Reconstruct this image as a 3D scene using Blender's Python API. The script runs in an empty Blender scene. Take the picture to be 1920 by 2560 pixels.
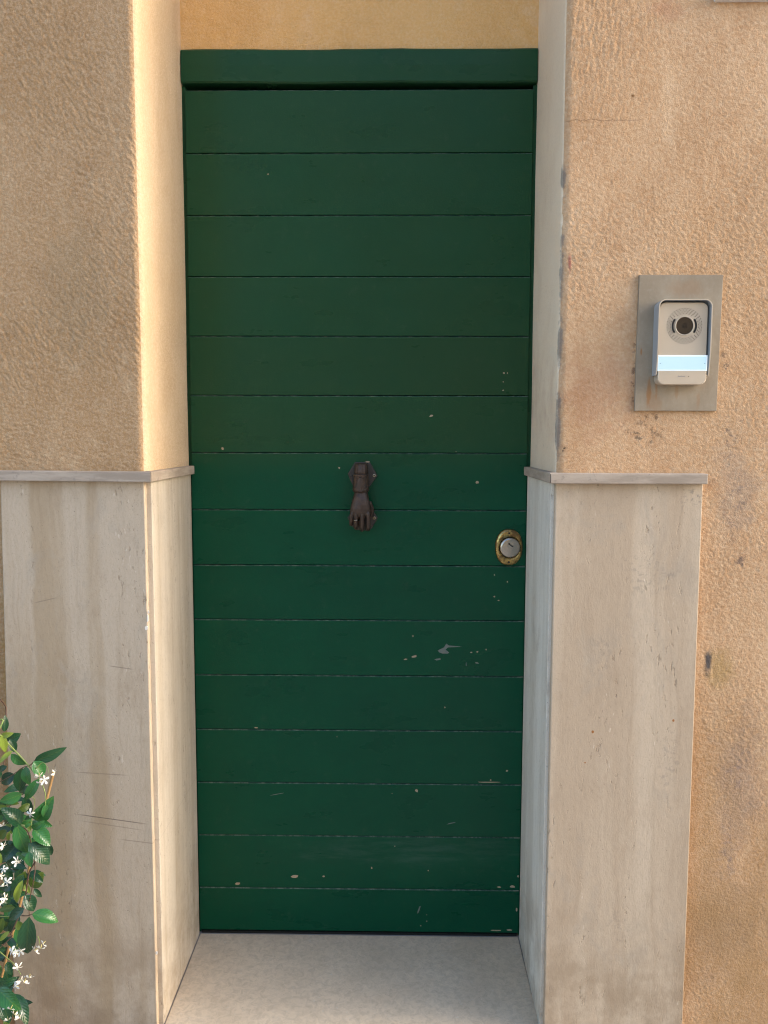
import bpy, bmesh, math, random
import numpy as np
from mathutils import Vector, Matrix

random.seed(7)
scene = bpy.context.scene
col = scene.collection

# ------------------------------------------------------------------ camera
CX, CY, CZ = 0.0949, -2.0704, 1.3189
YAW, PITCH, ROLL, FPX = 0.0149, -0.0911, 0.0026, 2050.7      # focal length in pixels of a 1920 x 2560 frame
ROT = Matrix.Rotation(YAW, 3, 'Z') @ Matrix.Rotation(math.pi / 2 + PITCH, 3, 'X') @ Matrix.Rotation(ROLL, 3, 'Z')
cam = bpy.data.cameras.new('camera')
cam.sensor_fit = 'VERTICAL'
cam.sensor_height = 24.0
cam.lens = 24.0 * FPX / 2560.0
cam.clip_start = 0.02
cam.clip_end = 3000
camo = bpy.data.objects.new('camera', cam)
col.objects.link(camo)
camo.matrix_world = Matrix.Translation((CX, CY, CZ)) @ ROT.to_4x4()
scene.camera = camo


def hit(u, v, Y):
    """photo pixel -> point on the plane y = Y"""
    d = ROT @ Vector(((u - 960) / FPX, -(v - 1280) / FPX, -1.0))
    t = (Y - CY) / d.y
    return Vector((CX, CY, CZ)) + d * t


# ------------------------------------------------------------------ light
SUN_EL, SUN_AZ = math.radians(24), math.radians(4.8)        # low, raking along the wall from the right
sv = Vector((math.cos(SUN_EL) * math.cos(SUN_AZ), -math.cos(SUN_EL) * math.sin(SUN_AZ), math.sin(SUN_EL)))
world = bpy.data.worlds.new('World')
scene.world = world
world.use_nodes = True
wn = world.node_tree.nodes
wn.clear()
sky = wn.new('ShaderNodeTexSky')
sky.sky_type = 'NISHITA'
sky.sun_disc = False
sky.sun_elevation = SUN_EL
sky.sun_rotation = math.atan2(sv.x, sv.y)
sky.dust_density = 2.2
sky.ozone_density = 0.9
bg = wn.new('ShaderNodeBackground')
bg.inputs['Strength'].default_value = 0.15
wo = wn.new('ShaderNodeOutputWorld')
world.node_tree.links.new(sky.outputs[0], bg.inputs[0])
world.node_tree.links.new(bg.outputs[0], wo.inputs[0])
sun = bpy.data.lights.new('sun', 'SUN')
sun.energy = 0.38
sun.angle = math.radians(11)
sun.color = (1.0, 0.97, 0.93)
suno = bpy.data.objects.new('sun', sun)
col.objects.link(suno)
suno.location = sv * 20
suno.rotation_euler = sv.to_track_quat('Z', 'Y').to_euler()

scene.view_settings.view_transform = 'Standard'
scene.view_settings.look = 'None'
scene.view_settings.gamma = 1.0
scene.view_settings.use_curve_mapping = False
scene.view_settings.exposure = 1.92
scene.cycles.filter_width = 1.1


# ------------------------------------------------------------------ material helpers
class NT:
    def __init__(s, name):
        s.m = bpy.data.materials.new(name)
        s.m.use_nodes = True
        s.t = s.m.node_tree
        s.n = s.t.nodes
        s.b = s.n['Principled BSDF']
        s.pos = s.n.new('ShaderNodeNewGeometry').outputs['Position']

    def put(s, sock, v):
        if isinstance(v, bpy.types.NodeSocket):
            s.t.links.new(v, sock)
        else:
            sock.default_value = v

    def math(s, op, a, b=0.0, c=0.0, clamp=False):
        n = s.n.new('ShaderNodeMath')
        n.operation = op
        n.use_clamp = clamp
        s.put(n.inputs[0], a)
        s.put(n.inputs[1], b)
        s.put(n.inputs[2], c)
        return n.outputs[0]

    def vmath(s, op, a, b=(0, 0, 0)):
        n = s.n.new('ShaderNodeVectorMath')
        n.operation = op
        s.put(n.inputs[0], a)
        s.put(n.inputs[1], b)
        return n.outputs['Value'] if op == 'LENGTH' else n.outputs[0]

    def scaled(s, v, sc=(1, 1, 1), rot=(0, 0, 0), loc=(0, 0, 0)):
        n = s.n.new('ShaderNodeMapping')
        s.put(n.inputs['Vector'], v)
        n.inputs['Scale'].default_value = sc
        n.inputs['Rotation'].default_value = rot
        n.inputs['Location'].default_value = loc
        return n.outputs[0]

    def noise(s, v, scale, detail=4, rough=0.55, dist=0.0):
        n = s.n.new('ShaderNodeTexNoise')
        s.put(n.inputs['Vector'], v)
        n.inputs['Scale'].default_value = scale
        n.inputs['Detail'].default_value = detail
        n.inputs['Roughness'].default_value = rough
        n.inputs['Distortion'].default_value = dist
        return n.outputs['Fac']

    def step(s, v, lo, hi, a=0.0, b=1.0):
        n = s.n.new('ShaderNodeMapRange')
        n.interpolation_type = 'SMOOTHSTEP'
        s.put(n.inputs['Value'], v)
        n.inputs['From Min'].default_value = lo
        n.inputs['From Max'].default_value = hi
        n.inputs['To Min'].default_value = a
        n.inputs['To Max'].default_value = b
        return n.outputs[0]

    def mix(s, f, a, b):
        n = s.n.new('ShaderNodeMix')
        n.data_type = 'RGBA'
        s.put(n.inputs[0], f)
        s.put(n.inputs[6], a if isinstance(a, bpy.types.NodeSocket) else tuple(a) + (1,))
        s.put(n.inputs[7], b if isinstance(b, bpy.types.NodeSocket) else tuple(b) + (1,))
        return n.outputs[2]

    def blob(s, cx, cz, rx, rz, soft=0.6, wob=None, cy=0.0, ry=0.0):
        """soft spot on the wall plane around (cx, cz), its edge broken by a noise"""
        d = s.vmath('MULTIPLY', s.vmath('SUBTRACT', s.pos, (cx, cy, cz)), (1 / rx, 1 / ry if ry else 0, 1 / rz))
        l = s.vmath('LENGTH', d)
        if wob is not None:
            l = s.math('ADD', l, s.math('MULTIPLY', s.math('SUBTRACT', wob, 0.5), 2.2))
        return s.step(l, 1.0, 1.0 - soft, 0, 1)

    def fblob(s, x, z, rx, rz, soft=0.6, wob=None, cy=0.0, ry=0.0):
        return s.blob(1.0491 * x - 0.0037, 1.0511 * z - 0.0655, rx * 1.05, rz * 1.05, soft, wob, cy, ry)

    def bump(s, h, dist=0.001, strength=1.0, prev=None):
        n = s.n.new('ShaderNodeBump')
        n.inputs['Strength'].default_value = strength
        n.inputs['Distance'].default_value = dist
        s.put(n.inputs['Height'], h)
        if prev is not None:
            s.put(n.inputs['Normal'], prev)
        return n.outputs[0]

    def done(s, color=None, rough=None, normal=None, metal=None, spec=None, coat=None):
        for key, v in (('Base Color', color), ('Roughness', rough), ('Normal', normal), ('Metallic', metal),
                       ('Specular IOR Level', spec), ('Coat Weight', coat)):
            if v is None:
                continue
            if key == 'Base Color' and not isinstance(v, bpy.types.NodeSocket):
                v = tuple(v) + (1,)
            s.put(s.b.inputs[key], v)
        return s.m


M = {}


def plaster(name, c1, c2, c3, stains):
    k = NT(name)
    p = k.pos
    n1 = k.noise(p, 2.6, 5, 0.6, 0.4)
    n2 = k.noise(k.scaled(p, (1, 1, 0.45)), 9, 6, 0.65, 0.6)
    n3 = k.noise(p, 160, 3, 0.6)
    n4 = k.noise(p, 45, 5, 0.7)
    c = k.mix(k.step(n1, 0.36, 0.64), c1, c2)
    sweep = k.noise(k.scaled(p, (1.3, 1, 0.6), (0, 0.5, 0)), 4.5, 7, 0.7, 0.8)
    c = k.mix(k.math('MULTIPLY', k.step(sweep, 0.48, 0.66), 0.5), c, c3)
    c = k.mix(k.math('MULTIPLY', k.step(sweep, 0.46, 0.30), 0.22), c, (0.80, 0.62, 0.42))
    c = k.mix(k.math('MULTIPLY', k.step(n2, 0.5, 0.72), 0.6), c, c3)
    c = k.mix(k.math('MULTIPLY', k.step(n3, 0.35, 0.75), 0.18), c, (0.95, 0.82, 0.62))
    c = k.mix(k.math('MULTIPLY', k.step(n4, 0.58, 0.75), 0.16), c, (0.28, 0.17, 0.10))
    if stains:
        wob = k.noise(p, 22, 6, 0.7, 0.3)
        fine = k.noise(p, 75, 4, 0.7)
        speck = k.step(fine, 0.52, 0.60)
        # dark flecks and soot below and beside the entry panel
        for (x, z, rx, rz, dens, tone) in [
            (0.585, 1.325, 0.06, 0.04, 0.8, (0.035, 0.03, 0.028)), (0.605, 1.355, 0.06, 0.016, 0.8, (0.05, 0.03, 0.02)),
            (0.765, 1.33, 0.035, 0.06, 0.8, (0.09, 0.08, 0.08)), (0.775, 1.19, 0.04, 0.06, 0.7, (0.13, 0.11, 0.11)),
            (0.742, 1.50, 0.012, 0.12, 0.9, (0.04, 0.03, 0.03)), (0.565, 1.45, 0.008, 0.10, 0.9, (0.05, 0.035, 0.03)),
            (0.425, 1.296, 0.012, 0.010, 1.2, (0.03, 0.025, 0.025)),
            (0.80, 0.62, 0.035, 0.08, 0.75, (0.17, 0.15, 0.17)), (0.785, 0.46, 0.03, 0.10, 0.6, (0.22, 0.20, 0.23)),
            (0.815, 0.30, 0.05, 0.09, 0.5, (0.19, 0.16, 0.15)), (0.79, 1.07, 0.02, 0.03, 0.8, (0.05, 0.04, 0.06))]:
            mk = k.fblob(x, z, rx, rz, 0.8, wob)
            mk = k.math('MULTIPLY', mk, k.math('MULTIPLY', speck, dens * 0.72), clamp=True)
            c = k.mix(mk, c, tone)
        # broad grimy veils, pink where the older coat shows
        for (x, z, rx, rz, f, tone) in [
            (0.49, 1.40, 0.10, 0.12, 0.25, (0.36, 0.14, 0.08)), (0.775, 1.22, 0.06, 0.14, 0.30, (0.24, 0.20, 0.18)), (0.80, 0.60, 0.07, 0.2, 0.42, (0.27, 0.21, 0.18)),
            (0.80, 0.30, 0.12, 0.16, 0.35, (0.26, 0.19, 0.14)), (0.755, 0.845, 0.035, 0.06, 0.45, (0.33, 0.22, 0.06)),
            (0.731, 0.86, 0.010, 0.032, 0.95, (0.06, 0.065, 0.075)), (0.432, 1.655, 0.006, 0.03, 0.8, (0.28, 0.09, 0.08)),
            (-0.56, 1.6, 0.10, 0.22, 0.25, (0.24, 0.20, 0.13)), (0.60, 2.13, 0.06, 0.03, 0.35, (0.42, 0.19, 0.11)),
            (0.545, 1.97, 0.006, 0.004, 0.9, (0.20, 0.09, 0.03)), (-0.72, 0.6, 0.03, 0.5, 0.5, (0.42, 0.27, 0.06))]:
            mk = k.math('MULTIPLY', k.fblob(x, z, rx, rz, 0.8, wob), f)
            c = k.mix(mk, c, tone)
        # bare grey render where the right-hand corner has been knocked
        for (z, rz) in ((1.815, 0.030), (1.70, 0.03), (1.62, 0.10), (1.50, 0.07), (1.34, 0.07)):
            mk = k.fblob(0.414, z, 0.010, rz, 0.5, wob, -0.336, 0.014)
            c = k.mix(k.math('MULTIPLY', mk, 0.75), c, (0.20, 0.18, 0.16))
        sxz = k.n.new('ShaderNodeSeparateXYZ')
        k.put(sxz.inputs[0], p)
        low = k.math('MULTIPLY', k.step(sxz.outputs[2], 1.15, 0.2), k.step(k.noise(k.scaled(p, (1, 1, 0.5)), 6, 5, 0.65), 0.25, 0.7))
        c = k.mix(k.math('MULTIPLY', low, 0.8), c, (0.34, 0.20, 0.085))
        # hairline crack
        sx = k.n.new('ShaderNodeSeparateXYZ')
        k.put(sx.inputs[0], p)
        wv = k.math('MULTIPLY', k.math('SUBTRACT', k.noise(k.scaled(p, (1, 0, 0)), 38, 5, 0.7), 0.5), 0.022)
        zz = k.math('ABSOLUTE', k.math('SUBTRACT', sx.outputs[2], k.math('ADD', wv, 1.958)))
        cr = k.math('MULTIPLY', k.step(zz, 0.0013, 0.0004), k.fblob(0.49, 1.925, 0.085, 0.03, 0.3, None, -0.342, 0.03))
        c = k.mix(k.math('MULTIPLY', cr, 0.5), c, (0.16, 0.09, 0.05))
    h = k.math('ADD', k.noise(p, 190, 4, 0.7), k.math('MULTIPLY', k.noise(p, 480, 2, 0.6), 0.4))
    return k.done(c, 0.93, k.bump(h, 0.0024, 1.0), spec=0.2)


M['plaster'] = plaster('ochre_plaster', (0.55, 0.35, 0.20), (0.51, 0.31, 0.165), (0.44, 0.25, 0.125), True)
M['plaster_brown'] = plaster('shaded_brown_plaster', (0.44, 0.28, 0.15), (0.40, 0.245, 0.122), (0.34, 0.20, 0.097), True)  # darker plaster copy: weaker light on the left wall painted in
M['plaster_jamb'] = plaster('cream_jamb_plaster', (0.64, 0.48, 0.315), (0.60, 0.435, 0.27), (0.54, 0.37, 0.215), True)
M['plaster_pale'] = plaster('skylit_jamb_plaster', (0.77, 0.65, 0.49), (0.73, 0.60, 0.44), (0.67, 0.53, 0.38), True)  # plaster copy lightened in place of skylight from the left
M['lintel_plaster'] = plaster('deep_ochre_plaster', (0.76, 0.455, 0.175), (0.72, 0.425, 0.16), (0.66, 0.375, 0.135), False)


def travertine(name, off, light, mid, dark, soot=False):
    k = NT(name)
    p = k.vmath('ADD', k.pos, off)
    wob = k.noise(k.scaled(p, (1, 1, 0.6)), 5.5, 4, 0.6)
    wv = k.n.new('ShaderNodeCombineXYZ')
    k.put(wv.inputs[0], k.math('MULTIPLY', k.math('SUBTRACT', wob, 0.5), 0.055))
    q = k.vmath('ADD', p, wv.outputs[0])
    b1 = k.noise(k.scaled(q, (1, 1, 0.035)), 17, 3, 0.5)
    b2 = k.noise(k.scaled(q, (1, 1, 0.05)), 60, 4, 0.65)
    b3 = k.noise(k.scaled(p, (1, 1, 0.5)), 14, 6, 0.7)
    c = k.mix(k.step(b1, 0.38, 0.62), mid, light)
    c = k.mix(k.math('MULTIPLY', k.step(b2, 0.5, 0.72), 0.26), c, dark)
    c = k.mix(k.math('MULTIPLY', k.step(b3, 0.48, 0.75), 0.42), c, dark)
    b4 = k.noise(k.scaled(q, (1, 1, 0.4)), 170, 5, 0.75)
    c = k.mix(k.math('MULTIPLY', k.step(b4, 0.48, 0.68), 0.22), c, dark)
    cloud = k.noise(k.scaled(p, (1, 1, 0.55)), 11, 7, 0.75, 0.6)
    c = k.mix(k.math('MULTIPLY', k.step(cloud, 0.50, 0.70), 0.45), c, (0.36, 0.31, 0.25))
    cloud2 = k.noise(k.scaled(k.vmath('ADD', p, (4.0, 2.0, 7.0)), (1, 1, 0.4)), 16, 7, 0.75, 0.6)
    c = k.mix(k.math('MULTIPLY', k.step(cloud2, 0.54, 0.72), 0.40), c, light)
    grit = k.noise(p, 300, 3, 0.7)
    c = k.mix(k.math('MULTIPLY', k.step(grit, 0.52, 0.72), 0.22), c, (0.20, 0.16, 0.12))
    # pits strung out along the bedding
    pits = k.noise(k.scaled(q, (1, 1, 0.32)), 130, 4, 0.7)
    zone = k.step(k.noise(k.scaled(q, (1, 1, 0.08)), 22, 3, 0.5), 0.5, 0.62)
    pit = k.math('MULTIPLY', k.step(pits, 0.59, 0.68), zone)
    c = k.mix(k.math('MULTIPLY', pit, 0.42), c, (0.15, 0.105, 0.065))
    fleck = k.step(k.noise(p, 230, 2, 0.5), 0.7, 0.76)
    c = k.mix(k.math('MULTIPLY', fleck, 0.6), c, (0.10, 0.08, 0.06))
    chalk = k.math('MULTIPLY', k.step(k.noise(k.scaled(q, (1, 1, 0.3)), 95, 3, 0.6), 0.66, 0.72), zone)
    c = k.mix(k.math('MULTIPLY', chalk, 0.5), c, (0.72, 0.64, 0.52))
    # rubbed-in dirt near the pavement
    sx = k.n.new('ShaderNodeSeparateXYZ')
    k.put(sx.inputs[0], k.pos)
    low = k.math('MULTIPLY', k.step(sx.outputs[2], 0.38, 0.0), k.step(k.noise(p, 9, 6, 0.7), 0.35, 0.65))
    c = k.mix(k.math('MULTIPLY', low, 0.6), c, (0.23, 0.16, 0.095))
    if soot:
        w2 = k.noise(p, 22, 6, 0.7)
        fine = k.step(k.noise(p, 110, 4, 0.7), 0.5, 0.62)
        for (x, z, rx, rz, f) in [(0.685, 1.20, 0.05, 0.03, 0.6), (0.60, 1.05, 0.08, 0.05, 0.3), (0.655, 0.66, 0.03, 0.08, 0.3),
                                  (0.51, 0.88, 0.03, 0.06, 0.22), (0.56, 0.30, 0.03, 0.08, 0.2)]:
            mk = k.math('MULTIPLY', k.fblob(x, z, rx, rz, 0.8, w2), k.math('MULTIPLY', fine, f))
            c = k.mix(mk, c, (0.15, 0.145, 0.14))
        for (x, z, r) in [(0.497, 0.72, 0.0032), (0.483, 0.655, 0.0018), (0.66, 0.745, 0.0028)]:
            c = k.mix(k.fblob(x, z, r, r * 1.2, 0.4), c, (0.30, 0.12, 0.03))
    else:
        # hairline scratches in the stone
        for (z0, sl, x0, hw, f) in [(0.520, -0.07, -0.50, 0.09, 0.75), (0.506, -0.08, -0.50, 0.08, 0.35), (0.617, 0.0, -0.52, 0.07, 0.4),
                                    (0.845, -0.1, -0.47, 0.03, 0.5), (0.475, -0.05, -0.44, 0.05, 0.4), (0.98, 0.25, -0.63, 0.03, 0.4)]:
            zz = k.math('SUBTRACT', sx.outputs[2], k.math('MULTIPLY_ADD', k.math('SUBTRACT', sx.outputs[0], 1.0491 * x0 - 0.0037), sl, 1.0511 * z0 - 0.0655))
            ln = k.step(k.math('ABSOLUTE', zz), 0.0018, 0.0004)
            ln = k.math('MULTIPLY', ln, k.fblob(x0, z0, hw, 0.05, 0.5))
            c = k.mix(k.math('MULTIPLY', ln, f), c, (0.12, 0.09, 0.07))
    h = k.math('SUBTRACT', k.math('MULTIPLY', k.noise(k.scaled(q, (1, 1, 0.4)), 150, 4, 0.65), 0.6), pit)
    return k.done(c, k.step(b2, 0.3, 0.7, 0.52, 0.72), k.bump(h, 0.0014, 0.8), spec=0.35)


M['stone_a'] = travertine('travertine_left', (0, 0, 0), (0.51, 0.415, 0.31), (0.42, 0.32, 0.212), (0.31, 0.22, 0.135))
M['stone_b'] = travertine('travertine_right', (5.3, 0, 1.7), (0.53, 0.43, 0.32), (0.45, 0.35, 0.25), (0.34, 0.255, 0.175), True)
M['stone_d'] = travertine('travertine_skylit', (3.1, 1.0, 2.4), (0.72, 0.69, 0.615), (0.63, 0.59, 0.51), (0.52, 0.475, 0.40))  # right reveal stone, sky light painted in as a paler grey
M['stone_c'] = travertine('travertine_reveal', (9.1, 2.0, 0.4), (0.54, 0.475, 0.39), (0.46, 0.39, 0.30), (0.36, 0.295, 0.22))
k = NT('ledge_stone')
n = k.noise(k.scaled(k.pos, (0.5, 0.5, 3)), 20, 5, 0.65)
n2 = k.noise(k.pos, 60, 5, 0.7)
c = k.mix(k.step(n, 0.35, 0.65), (0.43, 0.355, 0.285), (0.31, 0.25, 0.195))
c = k.mix(k.math('MULTIPLY', k.step(n2, 0.58, 0.7), 0.6), c, (0.2, 0.17, 0.15))
M['ledge'] = k.done(c, 0.6, k.bump(n2, 0.0008, 0.5))

k = NT('step_stone')
n1 = k.noise(k.pos, 5, 6, 0.7, 0.5)
n2 = k.noise(k.pos, 62, 8, 0.78, 0.8)
n3 = k.noise(k.pos, 170, 3, 0.6)
c = k.mix(k.step(n1, 0.35, 0.65), (0.66, 0.545, 0.41), (0.58, 0.47, 0.345))
c = k.mix(k.math('MULTIPLY', k.step(n2, 0.40, 0.64), 0.6), c, (0.42, 0.345, 0.26))
c = k.mix(k.math('MULTIPLY', k.step(n3, 0.64, 0.72), 0.45), c, (0.22, 0.195, 0.17))
c = k.mix(k.math('MULTIPLY', k.step(k.noise(k.pos, 90, 4, 0.6), 0.62, 0.7), 0.5), c, (0.58, 0.55, 0.50))
M['step'] = k.done(c, k.step(n2, 0.3, 0.7, 0.42, 0.6), k.bump(n2, 0.0016, 0.7))

k = NT('grout')
M['grout'] = k.done(k.mix(k.noise(k.pos, 80), (0.20, 0.19, 0.19), (0.32, 0.30, 0.29)), 0.9)

k = NT('street_stone')
vor = k.n.new('ShaderNodeTexVoronoi')
k.put(vor.inputs['Vector'], k.pos)
vor.inputs['Scale'].default_value = 8
vor.feature = 'DISTANCE_TO_EDGE'
c = k.mix(k.noise(k.pos, 3, 6, 0.7), (0.36, 0.335, 0.30), (0.46, 0.43, 0.39))
c = k.mix(k.step(vor.outputs['Distance'], 0.06, 0.0), c, (0.12, 0.11, 0.10))
M['street'] = k.done(c, 0.7)


def paint(name, worn):
    k = NT(name)
    p = k.pos
    n1 = k.noise(k.scaled(p, (1, 1, 2.5)), 5, 4, 0.6)
    n2 = k.noise(k.scaled(p, (0.25, 1, 6)), 90, 3, 0.6)
    n3 = k.noise(p, 30, 5, 0.7)
    c = k.mix(k.step(n1, 0.3, 0.7), (0.0004, 0.056, 0.0265), (0.0008, 0.064, 0.030))
    sx = k.n.new('ShaderNodeSeparateXYZ')
    k.put(sx.inputs[0], p)
    # warm reflection painted into the boards above the knocker as olive, varied per board
    oi = k.n.new('ShaderNodeObjectInfo').outputs['Random']
    refl_tint = k.math('MULTIPLY', k.step(sx.outputs[2], 1.20, 1.32), k.math('MULTIPLY_ADD', oi, 0.35, 0.55))
    refl_tint = k.math('MULTIPLY', refl_tint, k.step(k.noise(k.scaled(p, (0.7, 1, 0.5)), 3.5, 4, 0.6), 0.2, 0.7, 0.55, 1.0))
    c = k.mix(refl_tint, c, (0.0225, 0.066, 0.0255))
    c = k.mix(k.math('MULTIPLY', oi, 0.18), c, (0.0, 0.035, 0.02))
    # dusty film low on the door and faint wiped marks
    dust = k.math('MULTIPLY', k.blob(0.13, 0.235, 0.45, 0.055, 0.9, k.noise(k.scaled(p, (0.4, 1, 1.6)), 12, 5, 0.7)),
                  k.step(k.noise(k.scaled(p, (0.3, 1, 2)), 30, 5, 0.7), 0.35, 0.7))
    c = k.mix(k.math('MULTIPLY', dust, 0.07), c, (0.32, 0.36, 0.36))
    c = k.mix(k.math('MULTIPLY', k.step(n3, 0.55, 0.8), 0.05), c, (0.25, 0.24, 0.2))
    r = k.math('ADD', k.step(n1, 0.3, 0.7, 0.26, 0.36), k.math('MULTIPLY', dust, 0.2))
    h = k.noise(p, 260, 2, 0.5)
    return k.done(c, r, k.bump(h, 0.00030, 0.7), spec=0.18)


M['paint'] = paint('green_paint', True)
k = NT('bare_primer')
M['primer'] = k.done(k.mix(k.noise(k.pos, 400, 3), (0.44, 0.36, 0.255), (0.28, 0.20, 0.12)), 0.8)
k = NT('scuffed_primer')
M['scuff'] = k.done(k.mix(k.noise(k.pos, 300, 3), (0.10, 0.13, 0.11), (0.17, 0.19, 0.165)), 0.7)
k = NT('worn_edge')
M['worn'] = k.done(k.mix(k.step(k.noise(k.scaled(k.pos, (1, 1, 0)), 45, 4, 0.7), 0.45, 0.62), (0.015, 0.060, 0.040), (0.13, 0.17, 0.13)), 0.6)
k = NT('dark_gap')
M['gap'] = k.done((0.006, 0.008, 0.007), 0.9)
k = NT('cast_iron')
n1 = k.noise(k.pos, 70, 5, 0.7)
M['iron'] = k.done(k.mix(k.step(n1, 0.35, 0.7), (0.044, 0.028, 0.020), (0.080, 0.051, 0.035)), k.step(n1, 0.3, 0.7, 0.38, 0.58),
                   k.bump(k.noise(k.pos, 500, 4, 0.7), 0.0004, 0.5), metal=0.25)
k = NT('iron_plate')
M['iron_plate'] = k.done(k.mix(k.noise(k.pos, 120, 5, 0.7), (0.036, 0.033, 0.029), (0.062, 0.054, 0.046)), 0.6,
                         k.bump(k.noise(k.pos, 300, 4, 0.7), 0.0005, 0.6), metal=0.2)
k = NT('screw_brass')
M['screw'] = k.done((0.42, 0.36, 0.24), 0.35, metal=0.7)
k = NT('tarnished_brass')
n1 = k.noise(k.pos, 75, 4, 0.6, 0.4)
M['brass'] = k.done(k.mix(k.step(n1, 0.36, 0.66), (0.20, 0.125, 0.055), (0.46, 0.34, 0.13)), k.step(n1, 0.4, 0.6, 0.5, 0.22),
                    k.bump(n1, 0.0006, 0.5), metal=0.95)
k = NT('satin_steel')
M['steel'] = k.done(k.mix(k.noise(k.pos, 90, 4), (0.36, 0.335, 0.295), (0.44, 0.41, 0.365)), 0.27, metal=0.95)
k = NT('black_void')
M['void'] = k.done((0.004, 0.004, 0.004), 0.6)
k = NT('weathered_steel')
n1 = k.noise(k.scaled(k.pos, (1, 1, 0.5)), 14, 6, 0.7)
n2 = k.noise(k.pos, 120, 4, 0.7)
c = k.mix(k.step(n1, 0.35, 0.65), (0.33, 0.270, 0.195), (0.265, 0.212, 0.148))
c = k.mix(k.math('MULTIPLY', k.step(n2, 0.5, 0.7), 0.25), c, (0.38, 0.34, 0.28))
w2 = k.noise(k.scaled(k.pos, (1, 1, 0.3)), 60, 5, 0.7)
for (x, z, rx, rz, f) in [(0.5915, 1.405, 0.006, 0.04, 0.7), (0.606, 1.42, 0.004, 0.03, 0.6), (0.646, 1.41, 0.004, 0.02, 0.35), (0.69, 1.39, 0.006, 0.02, 0.35),
                          (0.5745, 1.484, 0.0025, 0.010, 0.85), (0.60, 1.385, 0.02, 0.03, 0.3), (0.655, 1.605, 0.05, 0.02, 0.25)]:
    c = k.mix(k.math('MULTIPLY', k.fblob(x, z, rx, rz, 0.7, w2), f), c, (0.30, 0.14, 0.045))
M['plate'] = k.done(c, 0.55, k.bump(n2, 0.0004, 0.4), metal=0.15)
k = NT('silver_lacquer')
M['silver'] = k.done(k.mix(k.noise(k.pos, 40, 4), (0.56, 0.475, 0.37), (0.62, 0.53, 0.42)), 0.38, metal=0.35)
k = NT('hood_enamel')
M['hood'] = k.done((0.40, 0.42, 0.44), 0.35, metal=0.3)
k = NT('lens_glass')
M['lens'] = k.done((0.035, 0.024, 0.016), 0.12)
k = NT('lens_core')
M['lens_core'] = k.done((0.012, 0.008, 0.006), 0.1)
k = NT('backlit_name_card')
k.b.inputs['Emission Color'].default_value = (0.55, 0.82, 1.0, 1)
k.b.inputs['Emission Strength'].default_value = 0.20
M['card'] = k.done((0.22, 0.27, 0.30), 0.2)
k = NT('card_edge')
k.b.inputs['Emission Color'].default_value = (0.72, 0.88, 1.0, 1)
k.b.inputs['Emission Strength'].default_value = 0.12
M['card_edge'] = k.done((0.6, 0.66, 0.7), 0.3)
k = NT('white_stone')
M['white'] = k.done(k.mix(k.noise(k.pos, 30, 5), (0.78, 0.75, 0.70), (0.66, 0.62, 0.56)), 0.7)


def leaf_mat(name, a, b, under, rough):
    k = NT(name)
    oi = k.n.new('ShaderNodeObjectInfo').outputs['Random']
    c = k.mix(k.math('ADD', k.math('MULTIPLY', oi, 0.7), k.math('MULTIPLY', k.noise(k.pos, 60, 3), 0.3)), a, b)
    uv = k.n.new('ShaderNodeUVMap')
    uv.uv_map = 'blade'
    su = k.n.new('ShaderNodeSeparateXYZ')
    k.put(su.inputs[0], uv.outputs[0])
    au = k.math('ABSOLUTE', su.outputs[0])
    rib = k.step(au, 0.11, 0.03)
    vein = k.math('SINE', k.math('MULTIPLY', k.math('SUBTRACT', su.outputs[1], k.math('MULTIPLY', au, 0.35)), 52))
    c = k.mix(k.math('MULTIPLY', rib, 0.45), c, under)
    c = k.mix(k.math('MULTIPLY', k.step(vein, 0.75, 1.0), 0.2), c, under)
    bf = k.n.new('ShaderNodeNewGeometry').outputs['Backfacing']
    c = k.mix(k.math('MULTIPLY', bf, 0.5), c, under)
    k.b.inputs['Transmission Weight'].default_value = 0.0
    k.b.inputs['Subsurface Weight'].default_value = 0.0
    m = k.done(c, rough, k.bump(k.math('ADD', k.noise(k.pos, 110, 3), k.math('MULTIPLY', vein, 0.12)), 0.0014, 0.6), spec=0.5)
    # thin blade: some light passes through
    tr = k.n.new('ShaderNodeBsdfTranslucent')
    k.put(tr.inputs['Color'], k.mix(0.5, c, under))
    ms = k.n.new('ShaderNodeMixShader')
    ms.inputs[0].default_value = 0.22
    out = k.n['Material Output']
    k.t.links.new(k.b.outputs[0], ms.inputs[1])
    k.t.links.new(tr.outputs[0], ms.inputs[2])
    k.t.links.new(ms.outputs[0], out.inputs[0])
    return m


M['leaf_d'] = leaf_mat('leaf_dark', (0.009, 0.046, 0.022), (0.018, 0.076, 0.032), (0.05, 0.10, 0.03), 0.24)
M['leaf_m'] = leaf_mat('leaf_mid', (0.020, 0.115, 0.032), (0.042, 0.175, 0.046), (0.09, 0.20, 0.04), 0.22)
M['leaf_y'] = leaf_mat('leaf_young', (0.17, 0.25, 0.025), (0.26, 0.34, 0.05), (0.25, 0.33, 0.05), 0.38)
M['leaf_o'] = leaf_mat('leaf_olive', (0.050, 0.095, 0.014), (0.085, 0.15, 0.022), (0.12, 0.17, 0.03), 0.38)
k = NT('green_stem')
M['stem_g'] = k.done((0.20, 0.26, 0.07), 0.6)
k = NT('brown_stem')
M['stem_b'] = k.done(k.mix(k.noise(k.pos, 90), (0.07, 0.035, 0.022), (0.13, 0.075, 0.045)), 0.7)
k = NT('white_petal')
M['petal'] = k.done((0.72, 0.71, 0.64), 0.55)
k = NT('flower_throat')
M['throat'] = k.done((0.55, 0.47, 0.16), 0.6)
k = NT('bamboo')
M['bamboo'] = k.done(k.mix(k.noise(k.scaled(k.pos, (1, 1, 0.1)), 200, 3), (0.40, 0.245, 0.10), (0.30, 0.17, 0.065)), 0.5)
k = NT('terracotta')
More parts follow.
